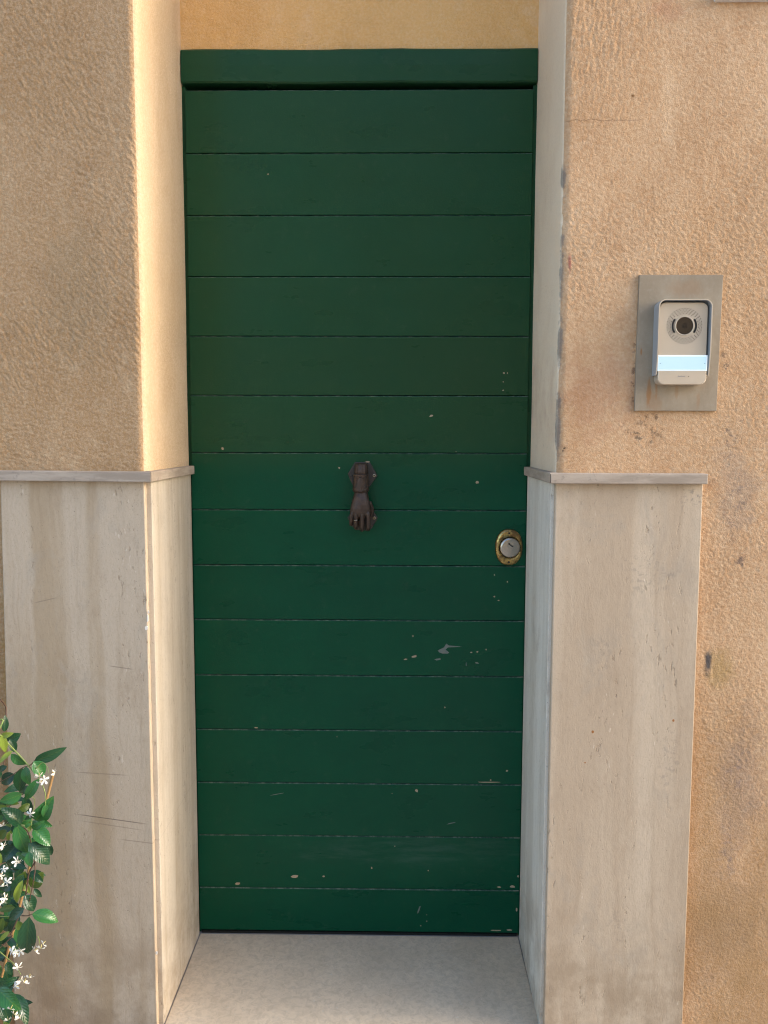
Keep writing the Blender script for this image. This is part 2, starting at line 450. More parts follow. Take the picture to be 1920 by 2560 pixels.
M['terracotta'] = k.done(k.mix(k.noise(k.pos, 25, 5, 0.7), (0.36, 0.14, 0.07), (0.28, 0.11, 0.06)), 0.85)
k = NT('potting_soil')
M['soil'] = k.done((0.03, 0.02, 0.013), 0.95, k.bump(k.noise(k.pos, 120, 5), 0.004, 1.0))
k = NT('facade_far')
M['far'] = k.done(k.mix(k.noise(k.pos, 1.3, 6, 0.65), (0.74, 0.58, 0.38), (0.66, 0.50, 0.31)), 0.9)
k = NT('roof_far')
M['roof'] = k.done((0.30, 0.13, 0.07), 0.9)
k = NT('shutter_far')
M['shutter'] = k.done((0.03, 0.09, 0.06), 0.6)
k = NT('cornice_far')
M['cornice'] = k.done((0.62, 0.56, 0.46), 0.8)


# ------------------------------------------------------------------ mesh helpers
def tag(o, label=None, cat=None, group=None, kind=None):
    if label: o['label'] = label
    if cat: o['category'] = cat
    if group: o['group'] = group
    if kind: o['kind'] = kind
    return o


def thing(name, label, cat, loc=(0, 0, 0), group=None):
    o = bpy.data.objects.new(name, None)
    o.empty_display_size = 0.05
    o.location = loc
    col.objects.link(o)
    return tag(o, label, cat, group)


def link(name, me, mat, parent=None, smooth=False):
    o = bpy.data.objects.new(name, me)
    col.objects.link(o)
    if mat is not None:
        for m in (mat if isinstance(mat, (list, tuple)) else [mat]):
            me.materials.append(m)
    if smooth:
        me.polygons.foreach_set('use_smooth', [True] * len(me.polygons))
    if parent is not None:
        o.parent = parent
        pl = Vector((0, 0, 0))
        q = parent
        while q is not None:
            pl += q.location
            q = q.parent
        o.location = -pl               # every mesh is written in world coordinates
    return o


def obj(name, bm, mat, parent=None, smooth=False):
    bmesh.ops.recalc_face_normals(bm, faces=bm.faces)
    me = bpy.data.meshes.new(name)
    bm.to_mesh(me)
    bm.free()
    return link(name, me, mat, parent, smooth)


def hexa(bm, pts, bevel=0.0, seg=2):
    """8 corners: bottom ring 0-3 then top ring 4-7"""
    v = [bm.verts.new(p) for p in pts]
    fs = [bm.faces.new([v[i] for i in f]) for f in ((3, 2, 1, 0), (4, 5, 6, 7), (0, 1, 5, 4), (1, 2, 6, 5), (2, 3, 7, 6), (3, 0, 4, 7))]
    if bevel > 0:
        es = list({e for f in fs for e in f.edges})
        bmesh.ops.bevel(bm, geom=es, offset=bevel, segments=seg, affect='EDGES', profile=0.5)
    return fs


def box(x0, x1, y0, y1, z0, z1, bevel=0.0, seg=2, bm=None):
    bm = bm or bmesh.new()
    hexa(bm, [(x0, y0, z0), (x1, y0, z0), (x1, y1, z0), (x0, y1, z0), (x0, y0, z1), (x1, y0, z1), (x1, y1, z1), (x0, y1, z1)], bevel, seg)
    return bm


def tube(bm, pts, radii, n=10, cap=True, squash=None):
    """round tube through pts, one radius each, with domed ends"""
    rings = []
    pts = [Vector(p) for p in pts]
    for i, p in enumerate(pts):
        d = (pts[min(i + 1, len(pts) - 1)] - pts[max(i - 1, 0)]).normalized()
        a = d.cross(Vector((0, 1, 0)))
        if a.length < 0.1: a = d.cross(Vector((1, 0, 0)))
        a.normalize()
        b = d.cross(a)
        r = radii[i] if isinstance(radii, (list, tuple)) else radii
        rings.append([bm.verts.new(p + (a * math.cos(t) + b * math.sin(t)) * r) for t in [2 * math.pi * j / n for j in range(n)]])
    for i in range(len(rings) - 1):
        for j in range(n):
            bm.faces.new((rings[i][j], rings[i][(j + 1) % n], rings[i + 1][(j + 1) % n], rings[i + 1][j]))
    if cap:
        for r, p, q in ((rings[0], pts[0], pts[1]), (rings[-1], pts[-1], pts[-2])):
            rr = (r[0].co - p).length
            t = bm.verts.new(p + (p - q).normalized() * rr * 0.8)
            for j in range(n):
                bm.faces.new((r[j], r[(j + 1) % n], t))
    return bm


def spline(pts, n=6):
    P = [Vector(p) for p in pts]
    P = [P[0] * 2 - P[1]] + P + [P[-1] * 2 - P[-2]]
    out = []
    for i in range(1, len(P) - 2):
        for s in range(n):
            t = s / n
            a, b, c, d = P[i - 1], P[i], P[i + 1], P[i + 2]
            out.append(0.5 * ((2 * b) + (c - a) * t + (2 * a - 5 * b + 4 * c - d) * t * t + (3 * b - a - 3 * c + d) * t ** 3))
    out.append(P[-2])
    return out


def ellipse_lathe(bm, cx, cz, prof, rx_ry, n=40, y0=0.0):
    """rings about an axis along y: prof = [(scale_add_mm, y)], base radii rx, rz"""
    rx, rz = rx_ry
    rings = []
    for (dr, y) in prof:
        rings.append([bm.verts.new((cx + (rx + dr) * math.cos(t), y0 + y, cz + (rz + dr) * math.sin(t))) for t in [2 * math.pi * j / n for j in range(n)]])
    for i in range(len(rings) - 1):
        for j in range(n):
            bm.faces.new((rings[i][j], rings[i][(j + 1) % n], rings[i + 1][(j + 1) % n], rings[i + 1][j]))
    return rings


def disc(bm, cx, cz, r, y, n=24, thick=0.0006):
    rr = ellipse_lathe(bm, cx, cz, [(0, y + thick), (0, y)], (r, r), n)
    bm.faces.new(rr[-1])
    return bm


# ------------------------------------------------------------------ ground
g = box(-60, 60, -60, 12, -0.6, -0.15)
tag(obj('street', g, M['street']), kind='structure')

# ------------------------------------------------------------------ the plastered house front with its deep door recess
D = 0.3404


def field(shape, d, lu, lv, ang, seed):
    """smooth random relief with grain lengths lu (along) and lv (across) turned by ang"""
    rng = np.random.default_rng(seed)
    w = rng.standard_normal(shape)
    kz = np.fft.fftfreq(shape[0], d)[:, None] * 2 * math.pi
    ks = np.fft.fftfreq(shape[1], d)[None, :] * 2 * math.pi
    ku = ks * math.cos(ang) + kz * math.sin(ang)
    kv = -ks * math.sin(ang) + kz * math.cos(ang)
    r2 = (ku * lu) ** 2 + (kv * lv) ** 2
    F = np.exp(-r2 * 0.5) - np.exp(-r2 * 2.2)
    f = np.fft.ifft2(np.fft.fft2(w) * F).real
    return f / f.std()


def lowmask(shape, d, l, seed):
    f = field(shape, d, l, l, 0, seed)
    return 1 / (1 + np.exp(-2.2 * f))


def resample(poly, step):
    out = []
    for a, b in zip(poly[:-1], poly[1:]):
        a, b = np.array(a), np.array(b)
        n = max(1, int(round(np.linalg.norm(b - a) / step)))
        for i in range(n):
            out.append(a + (b - a) * i / n)
    out.append(np.array(poly[-1]))
    return np.array(out)


TL = math.tan(math.radians(7.0))       # the left stretch of wall falls back a little
STEP = 0.002


def wall_skin(name, prof, cuts, z0, z1, side, parent):
    P = np.vstack([resample(prof[a:b + 1], st)[(1 if i else 0):] for i, (a, b, st) in enumerate(cuts)])
    zs = np.arange(z0, z1 + STEP / 2, STEP)
    ns, nz = len(P), len(zs)
    t = np.gradient(P, axis=0)
    t /= np.linalg.norm(t, axis=1)[:, None]
    nrm = np.stack([t[:, 1], -t[:, 0]], 1)
    # soften normals over the rounded arris
    ker = np.ones(9) / 9
    for a in range(2):
        nrm[:, a] = np.convolve(np.pad(nrm[:, a], 4, mode='edge'), ker, 'valid')
    nrm /= np.linalg.norm(nrm, axis=1)[:, None]
    front = np.clip((-nrm[:, 1] - 0.5) / 0.4, 0, 1)[None, :]
    sh = (nz, ns)
    if side < 0:
        a1 = field(sh, STEP, 0.0052, 0.0019, math.radians(-52), 1) + 0.5 * field(sh, STEP, 0.009, 0.0026, math.radians(-48), 6)
        a2 = field(sh, STEP, 0.0050, 0.0019, math.radians(-12), 2) + 0.5 * field(sh, STEP, 0.008, 0.0024, math.radians(-8), 7)
        zz = zs[:, None]
        m = np.clip((zz - 1.42) / 0.25 + 0.6 * field(sh, STEP, 0.1, 0.1, 0, 3), 0, 1)
        rough = a1 * m + a2 * (1 - m)
    else:
        a1 = field(sh, STEP, 0.0070, 0.0018, math.radians(84), 11) + 0.4 * field(sh, STEP, 0.010, 0.003, math.radians(80), 61)
        a2 = field(sh, STEP, 0.0030, 0.0015, math.radians(-38), 12) + 0.45 * field(sh, STEP, 0.005, 0.0028, math.radians(-50), 62)
        a3 = field(sh, STEP, 0.0052, 0.0018, math.radians(8), 17) + 0.4 * field(sh, STEP, 0.006, 0.003, math.radians(-10), 63)
        zz = zs[:, None]
        xx = P[:, 0][None, :]
        m = lowmask(sh, STEP, 0.07, 13)
        v = np.clip((zz - 1.8) / 0.2, 0, 1) * np.clip((0.66 - xx) / 0.12, 0, 1) * 0.8 + 0.25 * m
        hz = np.clip((1.42 - zz) / 0.15, 0, 1) * np.clip((zz - 1.1) / 0.1, 0, 1) * 0.7
        v = np.maximum(v, np.clip((1.2 - zz) / 0.1, 0, 1) * np.clip((0.76 - xx) / 0.03, 0, 1))
        rough = a1 * v + a3 * hz * (1 - v) + a2 * (1 - v) * (1 - hz * 0.7)
    ridge = np.exp(-(rough / 0.42) ** 2)                     # thin crests left by the brush
    rough = 0.55 * np.where(rough > 0, np.abs(rough) ** 1.2, rough * 0.6) + 1.15 * (ridge - ridge.mean())
    amp = (0.00052 if side < 0 else 0.00040) * (0.6 + 0.8 * lowmask(sh, STEP, 0.09, 5 + side))
    fine = field(sh, STEP, 0.0014, 0.0014, 0, 21 + side) * 0.00010 * (0.3 + 0.7 * front)
    wav = field(sh, STEP, 0.06, 0.09, 0, 31 + side) * 0.0004
    disp = rough * amp * (0.12 + 0.88 * front) + fine + wav
    # bites knocked out of the right-hand corner
    if side > 0:
        arris = np.exp(-((np.arange(ns) - np.argmax(-nrm[:, 1] * -nrm[:, 0])) ** 2) / (2 * 3.0 ** 2))[None, :]
        ch = np.clip(field(sh, STEP, 0.012, 0.012, 0, 41) - 0.5, 0, 2) * np.clip((1.86 - zz) / 0.03, 0, 1) * np.clip((zz - 1.25) / 0.05, 0, 1)
        disp -= arris * ch * 0.0022
    X = P[:, 0][None, :] + nrm[:, 0][None, :] * disp
    Y = P[:, 1][None, :] + nrm[:, 1][None, :] * disp
    Z = np.broadcast_to(zs[:, None], sh)
    co = np.stack([X, Y, Z], -1).reshape(-1, 3).astype(np.float32)
    i = np.arange(nz - 1)[:, None] * ns + np.arange(ns - 1)[None, :]
    q = np.stack([i, i + 1, i + 1 + ns, i + ns], -1).reshape(-1, 4)
    c0 = co[q[:, 0]]
    q = q[(c0[:, 2] > 1.16) | (np.abs(c0[:, 0]) > 0.70)]      # nothing behind the stone cladding
    used, q = np.unique(q, return_inverse=True)
    q = q.reshape(-1, 4)
    co = np.ascontiguousarray(co[used])
    me = bpy.data.meshes.new(name)
    me.vertices.add(len(co))
    me.vertices.foreach_set('co', co.ravel())
    me.loops.add(q.size)
    me.loops.foreach_set('vertex_index', q.ravel().astype(np.int32))
    me.polygons.add(len(q))
    me.polygons.foreach_set('loop_start', np.arange(len(q), dtype=np.int32) * 4)
    me.polygons.foreach_set('loop_total', np.full(len(q), 4, np.int32))
    me.polygons.foreach_set('use_smooth', np.ones(len(q), bool))
    me.update()
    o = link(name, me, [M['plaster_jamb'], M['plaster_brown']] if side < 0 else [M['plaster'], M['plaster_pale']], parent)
    if side < 0:                                             # left outer face: browner copy with the weaker sun put into its colour
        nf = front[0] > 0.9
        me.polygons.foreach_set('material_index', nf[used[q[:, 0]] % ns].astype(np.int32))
    else:                                                    # the jamb takes a paler copy, side skylight put into its colour
        nf = front[0] < 0.05
        me.polygons.foreach_set('material_index', nf[used[q[:, 0]] % ns].astype(np.int32))
    return o


def arc(cx, cy, r, a0, a1, n=7):
    return [(cx + r * math.cos(math.radians(a0 + (a1 - a0) * i / n)), cy + r * math.sin(math.radians(a0 + (a1 - a0) * i / n))) for i in range(n + 1)]


house = thing('house_front', 'ochre roughcast plaster house front with a deep door recess', 'wall', (0, 0, -0.15))
RC = 0.016
xl, xr = -0.4338, 0.4308
XE, XW, ZT = 1.02, -0.90, 2.5
left = [(XW, -D + (xl - XW) * TL)] + arc(xl - RC, -D + RC + RC * TL, RC, -90, 0) + [(-0.4312, 0.03)]
right = [(0.4324, 0.03)] + arc(xr + RC, -D + RC, RC, 180, 270) + [(XE, -D)]
nl = len(left) - 1
wall_skin('plaster_skin', left, [(0, nl - 1, STEP), (nl - 1, nl, 0.005)], -0.15, ZT, -1, house)
wall_skin('plaster_skin', right, [(0, 1, 0.005), (1, len(right) - 1, STEP)], -0.15, ZT, 1, house)
# plain stretches outside the picture
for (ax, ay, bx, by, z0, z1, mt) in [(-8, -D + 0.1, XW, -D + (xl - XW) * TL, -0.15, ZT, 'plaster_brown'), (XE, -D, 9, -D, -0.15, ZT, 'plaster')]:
    bm = bmesh.new()
    v = [bm.verts.new(p) for p in ((ax, ay, z0), (bx, by, z0), (bx, by, z1), (ax, ay, z1))]
    bm.faces.new(v)
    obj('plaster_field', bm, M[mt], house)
obj('plaster_field', box(-8, 9, -D + 0.001, 0.6, 3.4, 7.5), M['plaster'], house)
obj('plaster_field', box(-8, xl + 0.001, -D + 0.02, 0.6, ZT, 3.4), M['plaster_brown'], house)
obj('plaster_field', box(xr + 0.001, 9, -D + 0.001, 0.6, ZT, 3.4), M['plaster'], house)
obj('plaster_field', box(xl, xr, 0.002, 0.3, 2.55, 3.4), M['lintel_plaster'], house)
# recessed plaster above the door
bm = bmesh.new()
nx, nz_ = 140, 60
rel = field((nz_ + 1, nx + 1), 0.006, 0.008, 0.008, 0, 77) * 0.00045 + field((nz_ + 1, nx + 1), 0.006, 0.08, 0.08, 0, 78) * 0.001
vs = [[bm.verts.new((-0.445 + 0.89 * i / nx, 0.001 + rel[j, i], 2.20 + 0.36 * j / nz_)) for i in range(nx + 1)] for j in range(nz_ + 1)]
for j in range(nz_):
    for i in range(nx):
        bm.faces.new((vs[j][i], vs[j][i + 1], vs[j + 1][i + 1], vs[j + 1][i]))
obj('lintel_plaster', bm, M['lintel_plaster'], house, True)
obj('rear_closure', box(-0.6, 0.6, 0.10, 0.14, -0.15, 2.6), M['gap'], house)

# ------------------------------------------------------------------ doorstep
step = thing('door_step', 'grey stone doorstep slab in front of the green door', 'step', (0, -0.2, -0.15))
obj('slab', box(-0.4222, 0.4222, -0.50, -0.002, -0.03, 0.0, 0.002), M['step'], step)
obj('bed', box(-0.44, 0.44, -0.49, 0.05, -0.15, -0.0025), M['grout'], step)

# ------------------------------------------------------------------ travertine cladding, one set each side
ZL0, ZL1 = 1.2240, 1.2453
PF, PB = -0.3570, -0.3412           # front face and back of the face panels


def cladding(side):
    s = side
    if s < 0:
        t = thing('stone_cladding', 'veined brown travertine cladding with ledge, left of the door behind the jasmine', 'cladding', (-0.56, -D, -0.15), 'stone cladding beside the door')
        x0, x1 = -0.7430, -0.4345
        off = lambda x: max(0.0, (xl - x)) * TL
        mat = M['stone_a']
    else:
        t = thing('stone_cladding', 'pale pinkish travertine cladding with ledge, right of the door below the intercom', 'cladding', (0.56, -D, -0.15), 'stone cladding beside the door')
        x0, x1 = 0.4271, 0.7329
        off = lambda x: 0.0
        mat = M['stone_b']
    z0, z1 = -0.15, ZL0 + 0.001
    bm = bmesh.new()
    xa, xb_ = (-0.7780, -0.7585) if s < 0 else (x0, x0)
    hexa(bm, [(x0 if s > 0 else xa, PF + off(xa), z0), (x1, PF + off(x1), z0), (x1, PB + off(x1), z0), (xa, PB + off(xa), z0),
              (xb_, PF + off(xb_), z1), (x1, PF + off(x1), z1), (x1, PB + off(x1), z1), (xb_, PB + off(xb_), z1)], 0.0021, 2)
    obj('panel', bm, mat, t)
    if s < 0:
        for (u, v, w, h) in ((369, 1545, 5, 22), (366, 1570, 9, 14), (371, 1530, 4, 10), (392, 2382, 6, 9)):
            q = hit(u, v, PF)
            rg_ = [(q.x + 0.00042 * w * random.uniform(0.7, 1.2) * math.cos(a_), q.z + 0.00042 * h * random.uniform(0.7, 1.2) * math.sin(a_)) for a_ in [0.7 * j for j in range(9)]]
            bm = bmesh.new()
            t0 = [bm.verts.new((x_, PF - 0.0006, z_)) for x_, z_ in rg_]
            t1 = [bm.verts.new((x_, PF + 0.0006, z_)) for x_, z_ in rg_]
            bm.faces.new(t0)
            for j in range(9):
                bm.faces.new((t0[j], t0[(j + 1) % 9], t1[(j + 1) % 9], t1[j]))
            obj('arris_chip', bm, M['white'], t)
    # lining slab of the recess; its edge shows beside the panel
    xf, xb = (-0.4246, -0.4252) if s < 0 else (0.4207, 0.4250)
    w = 0.02 * s
    yf = PB + 0.0008
    bm = bmesh.new()
    hexa(bm, [(xf, yf, z0), (xf + w, yf, z0), (xb + w, -0.001, z0), (xb, -0.001, z0),
              (xf, yf, z1), (xf + w, yf, z1), (xb + w, -0.001, z1), (xb, -0.001, z1)], 0.0012, 2)
    obj('reveal_slab', bm, M['stone_c'] if s < 0 else M['stone_d'], t)
    # ledge: front length and the return along the recess, mitred
    yl = -0.375
    xc, xi = (-0.4142, -0.4160) if s < 0 else (0.4120, 0.4160)
    if s < 0:
        xe = -1.0
        a = [(xe, yl + off(xe)), (xc - 0.0006, yl), (xc - 0.0256, yl + 0.04), (xe, yl + 0.055 + off(xe))]
    else:
        xe = 0.7360
        a = [(xc + 0.0006, yl), (xe, yl), (xe, yl + 0.055), (xc + 0.0256, yl + 0.04)]
    bm = bmesh.new()
    hexa(bm, [(x, y, ZL0) for x, y in a] + [(x, y, ZL1) for x, y in a], 0.0016, 2)
    obj('ledge', bm, M['ledge'], t)
    b = [(xc, yl + 0.001), (xi, 0.0), (xi + s * 0.03, 0.0), (xc + s * 0.0255, yl + 0.041)]
    bm = bmesh.new()
    hexa(bm, [(x, y, ZL0 + 0.0003) for x, y in b] + [(x, y, ZL1 + 0.0003) for x, y in b], 0.0016, 2)
    obj('ledge_return', bm, M['ledge'], t)
    return t


cladding(-1)
cladding(1)
# chipped spot on the left panel arris
# ------------------------------------------------------------------ door frame
frame = thing('door_frame', 'dark green wooden frame with thick head beam above the door', 'door frame', (0, 0.03, 0))
bm = bmesh.new()
nb = 24
rows = []
hb = 0.0007
prof = [(0.045, 2.1703), (-0.005, 2.1703), (-0.0085, 2.1735), (-0.009, 2.21), (-0.0085, 2.2445), (-0.005, 2.2485), (0.045, 2.2485)]
for i in range(nb + 1):
    x = -0.4292 + 0.8592 * i / nb
    wz = 0.0009 * math.sin(i * 0.55) + random.uniform(-0.0005, 0.0005)
    rows.append([bm.verts.new((x, y, z + wz)) for y, z in prof])
for i in range(nb):
    for j in range(len(prof) - 1):
        bm.faces.new((rows[i][j], rows[i + 1][j], rows[i + 1][j + 1], rows[i][j + 1]))
bm.faces.new(rows[0])
bm.faces.new(rows[-1][::-1])
obj('head_beam', bm, M['paint'], frame)
for s in (-1, 1):
    obj('jamb', box(min(s * 0.423, s * 0.445), max(s * 0.423, s * 0.445), 0.006, 0.06, 0.0, 2.169, 0.0015), M['paint'], frame)
obj('threshold_bar', box(-0.42, 0.42, 0.004, 0.05, -0.002, 0.004), M['gap'], frame)

# ------------------------------------------------------------------ the door
door = thing('door', 'dark green door of fifteen horizontal painted boards with chipped paint', 'door', (0, 0.0, 0.0085))
joints = [0.0085, 0.1281, 0.2735, 0.4171, 0.5603, 0.7054, 0.8512, 0.9928, 1.1351, 1.2791, 1.4224, 1.5686, 1.7139, 1.8613, 2.009, 2.1575]
boards = []
for kx in range(15):
    z0, z1 = joints[kx], joints[kx + 1]
    dy = random.uniform(-0.0006, 0.0006)
    x0, x1 = -0.4225, 0.4225
    b0, b1, gp = 0.0010, 0.0022, 0.0006
    prof = [(0.036, z0 + gp), (dy + 0.0024, z0 + gp), (dy, z0 + gp + b0), (dy, z1 - gp - b1), (dy + 0.0026, z1 - gp), (0.036, z1 - gp)]
    bm = bmesh.new()
    r0 = [bm.verts.new((x0, y, z)) for y, z in prof]
    r1 = [bm.verts.new((x1, y, z)) for y, z in prof]
    for j in range(6):
        f = bm.faces.new((r0[j], r1[j], r1[(j + 1) % 6], r0[(j + 1) % 6]))
        if j == 3: f.material_index = 1
    bm.faces.new(r0)
    bm.faces.new(r1[::-1])
    boards.append((obj('board', bm, [M['paint'], M['worn']], door), dy))
bm = box(-0.4195, 0.4195, 0.0365, 0.044, 0.012, 2.156)
obj('backing', bm, M['gap'], door)


def flake(u, v, w, h, ang=0.0, mat='primer', pts=None):
    """patch of missing paint: a shallow irregular flake lying on its board; sizes in photo pixels of the door plane"""
    p = hit(u, v, 0.0)
    i = max(0, min(14, sum(1 for z in joints[1:] if z < p.z)))
    b, dy = boards[i]
    px = 2.0704 / FPX
    n = 9
    bm = bmesh.new()
    if pts is None:
        ring = []
        for j in range(n):
            t = 2 * math.pi * j / n
            r = random.uniform(0.7, 1.15)
            a, c = 0.5 * w * px * r * math.cos(t), 0.5 * h * px * r * math.sin(t)
            ring.append((a * math.cos(ang) - c * math.sin(ang), a * math.sin(ang) + c * math.cos(ang)))
    else:
        ring = [(a * px, -c * px) for a, c in pts]
    zlo, zhi = joints[i] + 0.0028, joints[i + 1] - 0.0038
    top = [bm.verts.new((p.x + a, dy - 0.0004, min(zhi, max(zlo, p.z + c)))) for a, c in ring]
    bot = [bm.verts.new((q.co.x, dy + 0.0003, q.co.z)) for q in top]
    for j in range(len(top)):
        bm.faces.new((top[j], top[(j + 1) % len(top)], bot[(j + 1) % len(top)], bot[j]))
    bm.faces.new(top)
    obj('paint_chip', bm, M[mat], b)


S = 1.1573
for (u, v, w, h, a) in [(579, 376, 4, 4, 0), (481, 969, 9, 10, 0.6), (932, 898, 13, 7, 0.2), (1089, 806, 6, 6, 0), (1096, 806, 3, 6, 0), (1087, 825, 3, 4, 0), (1087, 843, 5, 4, 0),
                        (985, 976, 4, 3, 0), (733, 1011, 5, 6, 0.4), (1031, 1042, 10, 8, 0), (1076, 1103, 8, 3, 0), (1068, 1242, 4, 5, 0), (1096, 1257, 4, 5, 0),
                        (1068, 1289, 5, 5, 0), (1077, 1297, 6, 4, 0), (892, 1374, 4, 6, 0), (895, 1418, 17, 7, 0.25), (876, 1424, 11, 4, 0.15),
                        (1050, 1403, 3, 6, 0), (1031, 1408, 6, 4, 0), (1018, 1409, 8, 4, 0), (961, 1528, 4, 5, 0), (553, 1572, 10, 5, 0), (728, 1591, 2, 5, 0),
                        (1095, 1665, 7, 7, 0), (1056, 1689.5, 62, 3.5, 0), (1060, 1685, 5, 5, 0), (900, 1708, 8, 12, 0.5), (847, 1714, 3, 3, 0),
                        (853, 1828, 3, 4, 0), (803, 1875, 4, 7, 0), (925, 1881, 3, 5, 0), (637, 1893, 25, 10, 0), (699, 1893, 9, 5, 0),
                        (513, 1909, 18, 9, 0), (1078, 1916.5, 14, 6, 0), (1107, 1915.5, 15, 8, 0), (922, 1990, 3, 4, 0), (909, 2000, 4, 3, 0), (922, 1976, 2, 4, 0),
                        (1116, 1965, 5, 13, 0), (1119, 1893, 5, 8, 0), (500, 2010, 14, 4, 0), (1070, 2010, 40, 4, 0), (1100, 2009, 18, 5, 0), (545, 2011, 20, 3, 0)]:
    flake(u * S, v * S, w * 0.88, h * 0.88, a)
for (u, v, w, h, a) in [(946, 1424, 17, 5, 0.2), (1030, 1432, 12, 4, -0.2), (975, 1778, 26, 2.5, 0.25), (905, 1965, 4, 26, -0.3), (600, 1715, 40, 1.8, 0.2),
                        (640, 124, 40, 4, 0.1), (570, 1338, 8, 2, 0), (1007, 1435, 2, 12, 0)]:
    if v > 200:
        flake(u * S, v * S, w, h, a, 'scuff')
flake(1106, 1628, 1, 1, 0, 'scuff', [(-12, -2), (-4, -6), (4, -10), (8, -17), (10, -20), (16, -15), (30, -14), (50, -12), (30, -11), (14, -10), (8, -4), (17, 3), (14, 6), (0, 6), (-8, 3)])

# ------------------------------------------------------------------ knocker shaped as a hand
kn = thing('door_knocker', 'dark cast iron door knocker shaped as a hanging hand with ringed cuff', 'door knocker', (0.009, 0, 1.17))


def K(u, v, y):     # zoomed photo coordinates of the knocker -> world
    return hit(820 + u / 9.217, 1120 + v / 9.217, y)


def plate(pts, name):
    bm = bmesh.new()
    f = [K(u, v, 0) for u, v in pts]
    a = [bm.verts.new((p.x, -0.0045, p.z)) for p in f]
    b = [bm.verts.new((p.x, 0.001, p.z)) for p in f]
    cx = sum(p.x for p in f) / len(f); cz = sum(p.z for p in f) / len(f)
    c = [bm.verts.new((cx + (p.x - cx) * 0.93, -0.006, cz + (p.z - cz) * 0.93)) for p in f]
    n = len(f)
    for j in range(n):
        bm.faces.new((a[j], a[(j + 1) % n], b[(j + 1) % n], b[j]))
        bm.faces.new((c[j], c[(j + 1) % n], a[(j + 1) % n], a[j]))
    bm.faces.new(c)
    return obj(name, bm, M['iron_plate'], kn)


up = plate([(625, 322), (965, 322), (1100, 560), (1140, 640), (960, 890), (900, 1010), (640, 1010), (455, 595), (480, 560)], 'hinge_plate')
lp = plate([(600, 1400), (1010, 1400), (1145, 1605), (1000, 1860), (900, 1900), (640, 1880), (560, 1800), (450, 1600)], 'strike_plate')
for (pt, par) in (((1065, 632), up), ((535, 660), up), ((1065, 1612), lp), ((540, 1600), lp)):
    p = K(pt[0], pt[1], -0.005)
    bm = bmesh.new()
    ellipse_lathe(bm, p.x, p.z, [(0, -0.0055), (-0.0004, -0.0072), (-0.0018, -0.0076), (-0.0022, -0.0066)], (0.0040, 0.0040), 14)
    obj('screw', bm, M['screw'] if pt[0] > 1000 else M['iron_plate'], par)
p = K(915, 318, -0.002)
obj('paint_daub', box(p.x - 0.005, p.x + 0.005, -0.0062, 0.0, p.z - 0.002, p.z + 0.002, 0.0012), M['primer'], kn)


def ell_ring(bm, cu, cv, hu, y, d, n=20, flat=0.0):
    """horizontal section of the arm: half width hu (zoom px), centre depth y, half depth d"""
    c = K(cu, cv, y)
    r = K(cu + hu, cv, y).x - c.x
    return [bm.verts.new((c.x + r * math.cos(t), y + d * math.sin(t), c.z)) for t in [2 * math.pi * j / n for j in range(n)]]


def skin(bm, rings):
    n = len(rings[0])
    for i in range(len(rings) - 1):
        for j in range(n):
            bm.faces.new((rings[i][j], rings[i][(j + 1) % n], rings[i + 1][(j + 1) % n], rings[i + 1][j]))
    bm.faces.new(rings[0][::-1])
    bm.faces.new(rings[-1])


# hand: back of the hand plus four bent fingers and a thumb, fused into one surface
bm = bmesh.new()
secs = [(765, 900, 150, -0.024, 0.011), (765, 1010, 152, -0.027, 0.011), (760, 1080, 165, -0.030, 0.0115), (757, 1180, 192, -0.034, 0.012), (752, 1300, 218, -0.037, 0.012),
        (748, 1400, 235, -0.038, 0.012), (745, 1480, 240, -0.037, 0.0115), (742, 1540, 238, -0.035, 0.010), (742, 1590, 225, -0.033, 0.008)]
skin(bm, [ell_ring(bm, *s) for s in secs])
for (u0, u1, v1, r) in [(545, 530, 1770, 0.0046), (645, 640, 1840, 0.0054), (790, 785, 1885, 0.0058), (925, 930, 1875, 0.0056)]:
    pts = [K(u0 + (742 - u0) * 0.15, 1430, -0.037), K(u0, 1530, -0.0415), K((u0 + u1) / 2, 1640, -0.041), K(u1, v1 - 60, -0.036), K(u1, v1 - 5, -0.026), K(u1 + 8, v1 - 40, -0.016), K(u1 + 8, v1 - 130, -0.012)]
    rs = [r * 0.9, r * 1.08, r * 0.98, r * 0.98, r * 0.92, r * 0.85, r * 0.75]
    sp = spline(pts, 4)
    rr = [rs[min(i // 4, 6)] + (rs[min(i // 4 + 1, 6)] - rs[min(i // 4, 6)]) * (i % 4) / 4 for i in range(len(sp))]
    tube(bm, sp, rr, 12)
tb = spline([K(960, 1250, -0.028), K(1010, 1400, -0.022), K(1000, 1540, -0.017), K(930, 1650, -0.014)], 4)
tube(bm, tb, 0.0056, 12)
hand = obj('hand', bm, M['iron'], kn)
rm = hand.modifiers.new('fuse', 'REMESH')
rm.mode = 'VOXEL'
rm.voxel_size = 0.0007
sm = hand.modifiers.new('soften', 'SMOOTH')
sm.factor = 0.5
sm.iterations = 3
rm.use_smooth_shade = True
# ball held against the strike plate
bm = bmesh.new()
c = K(745, 1690, -0.02)
bmesh.ops.create_uvsphere(bm, u_segments=20, v_segments=12, radius=0.0125, matrix=Matrix.Translation(c))
obj('ball', bm, M['iron'], kn, True)
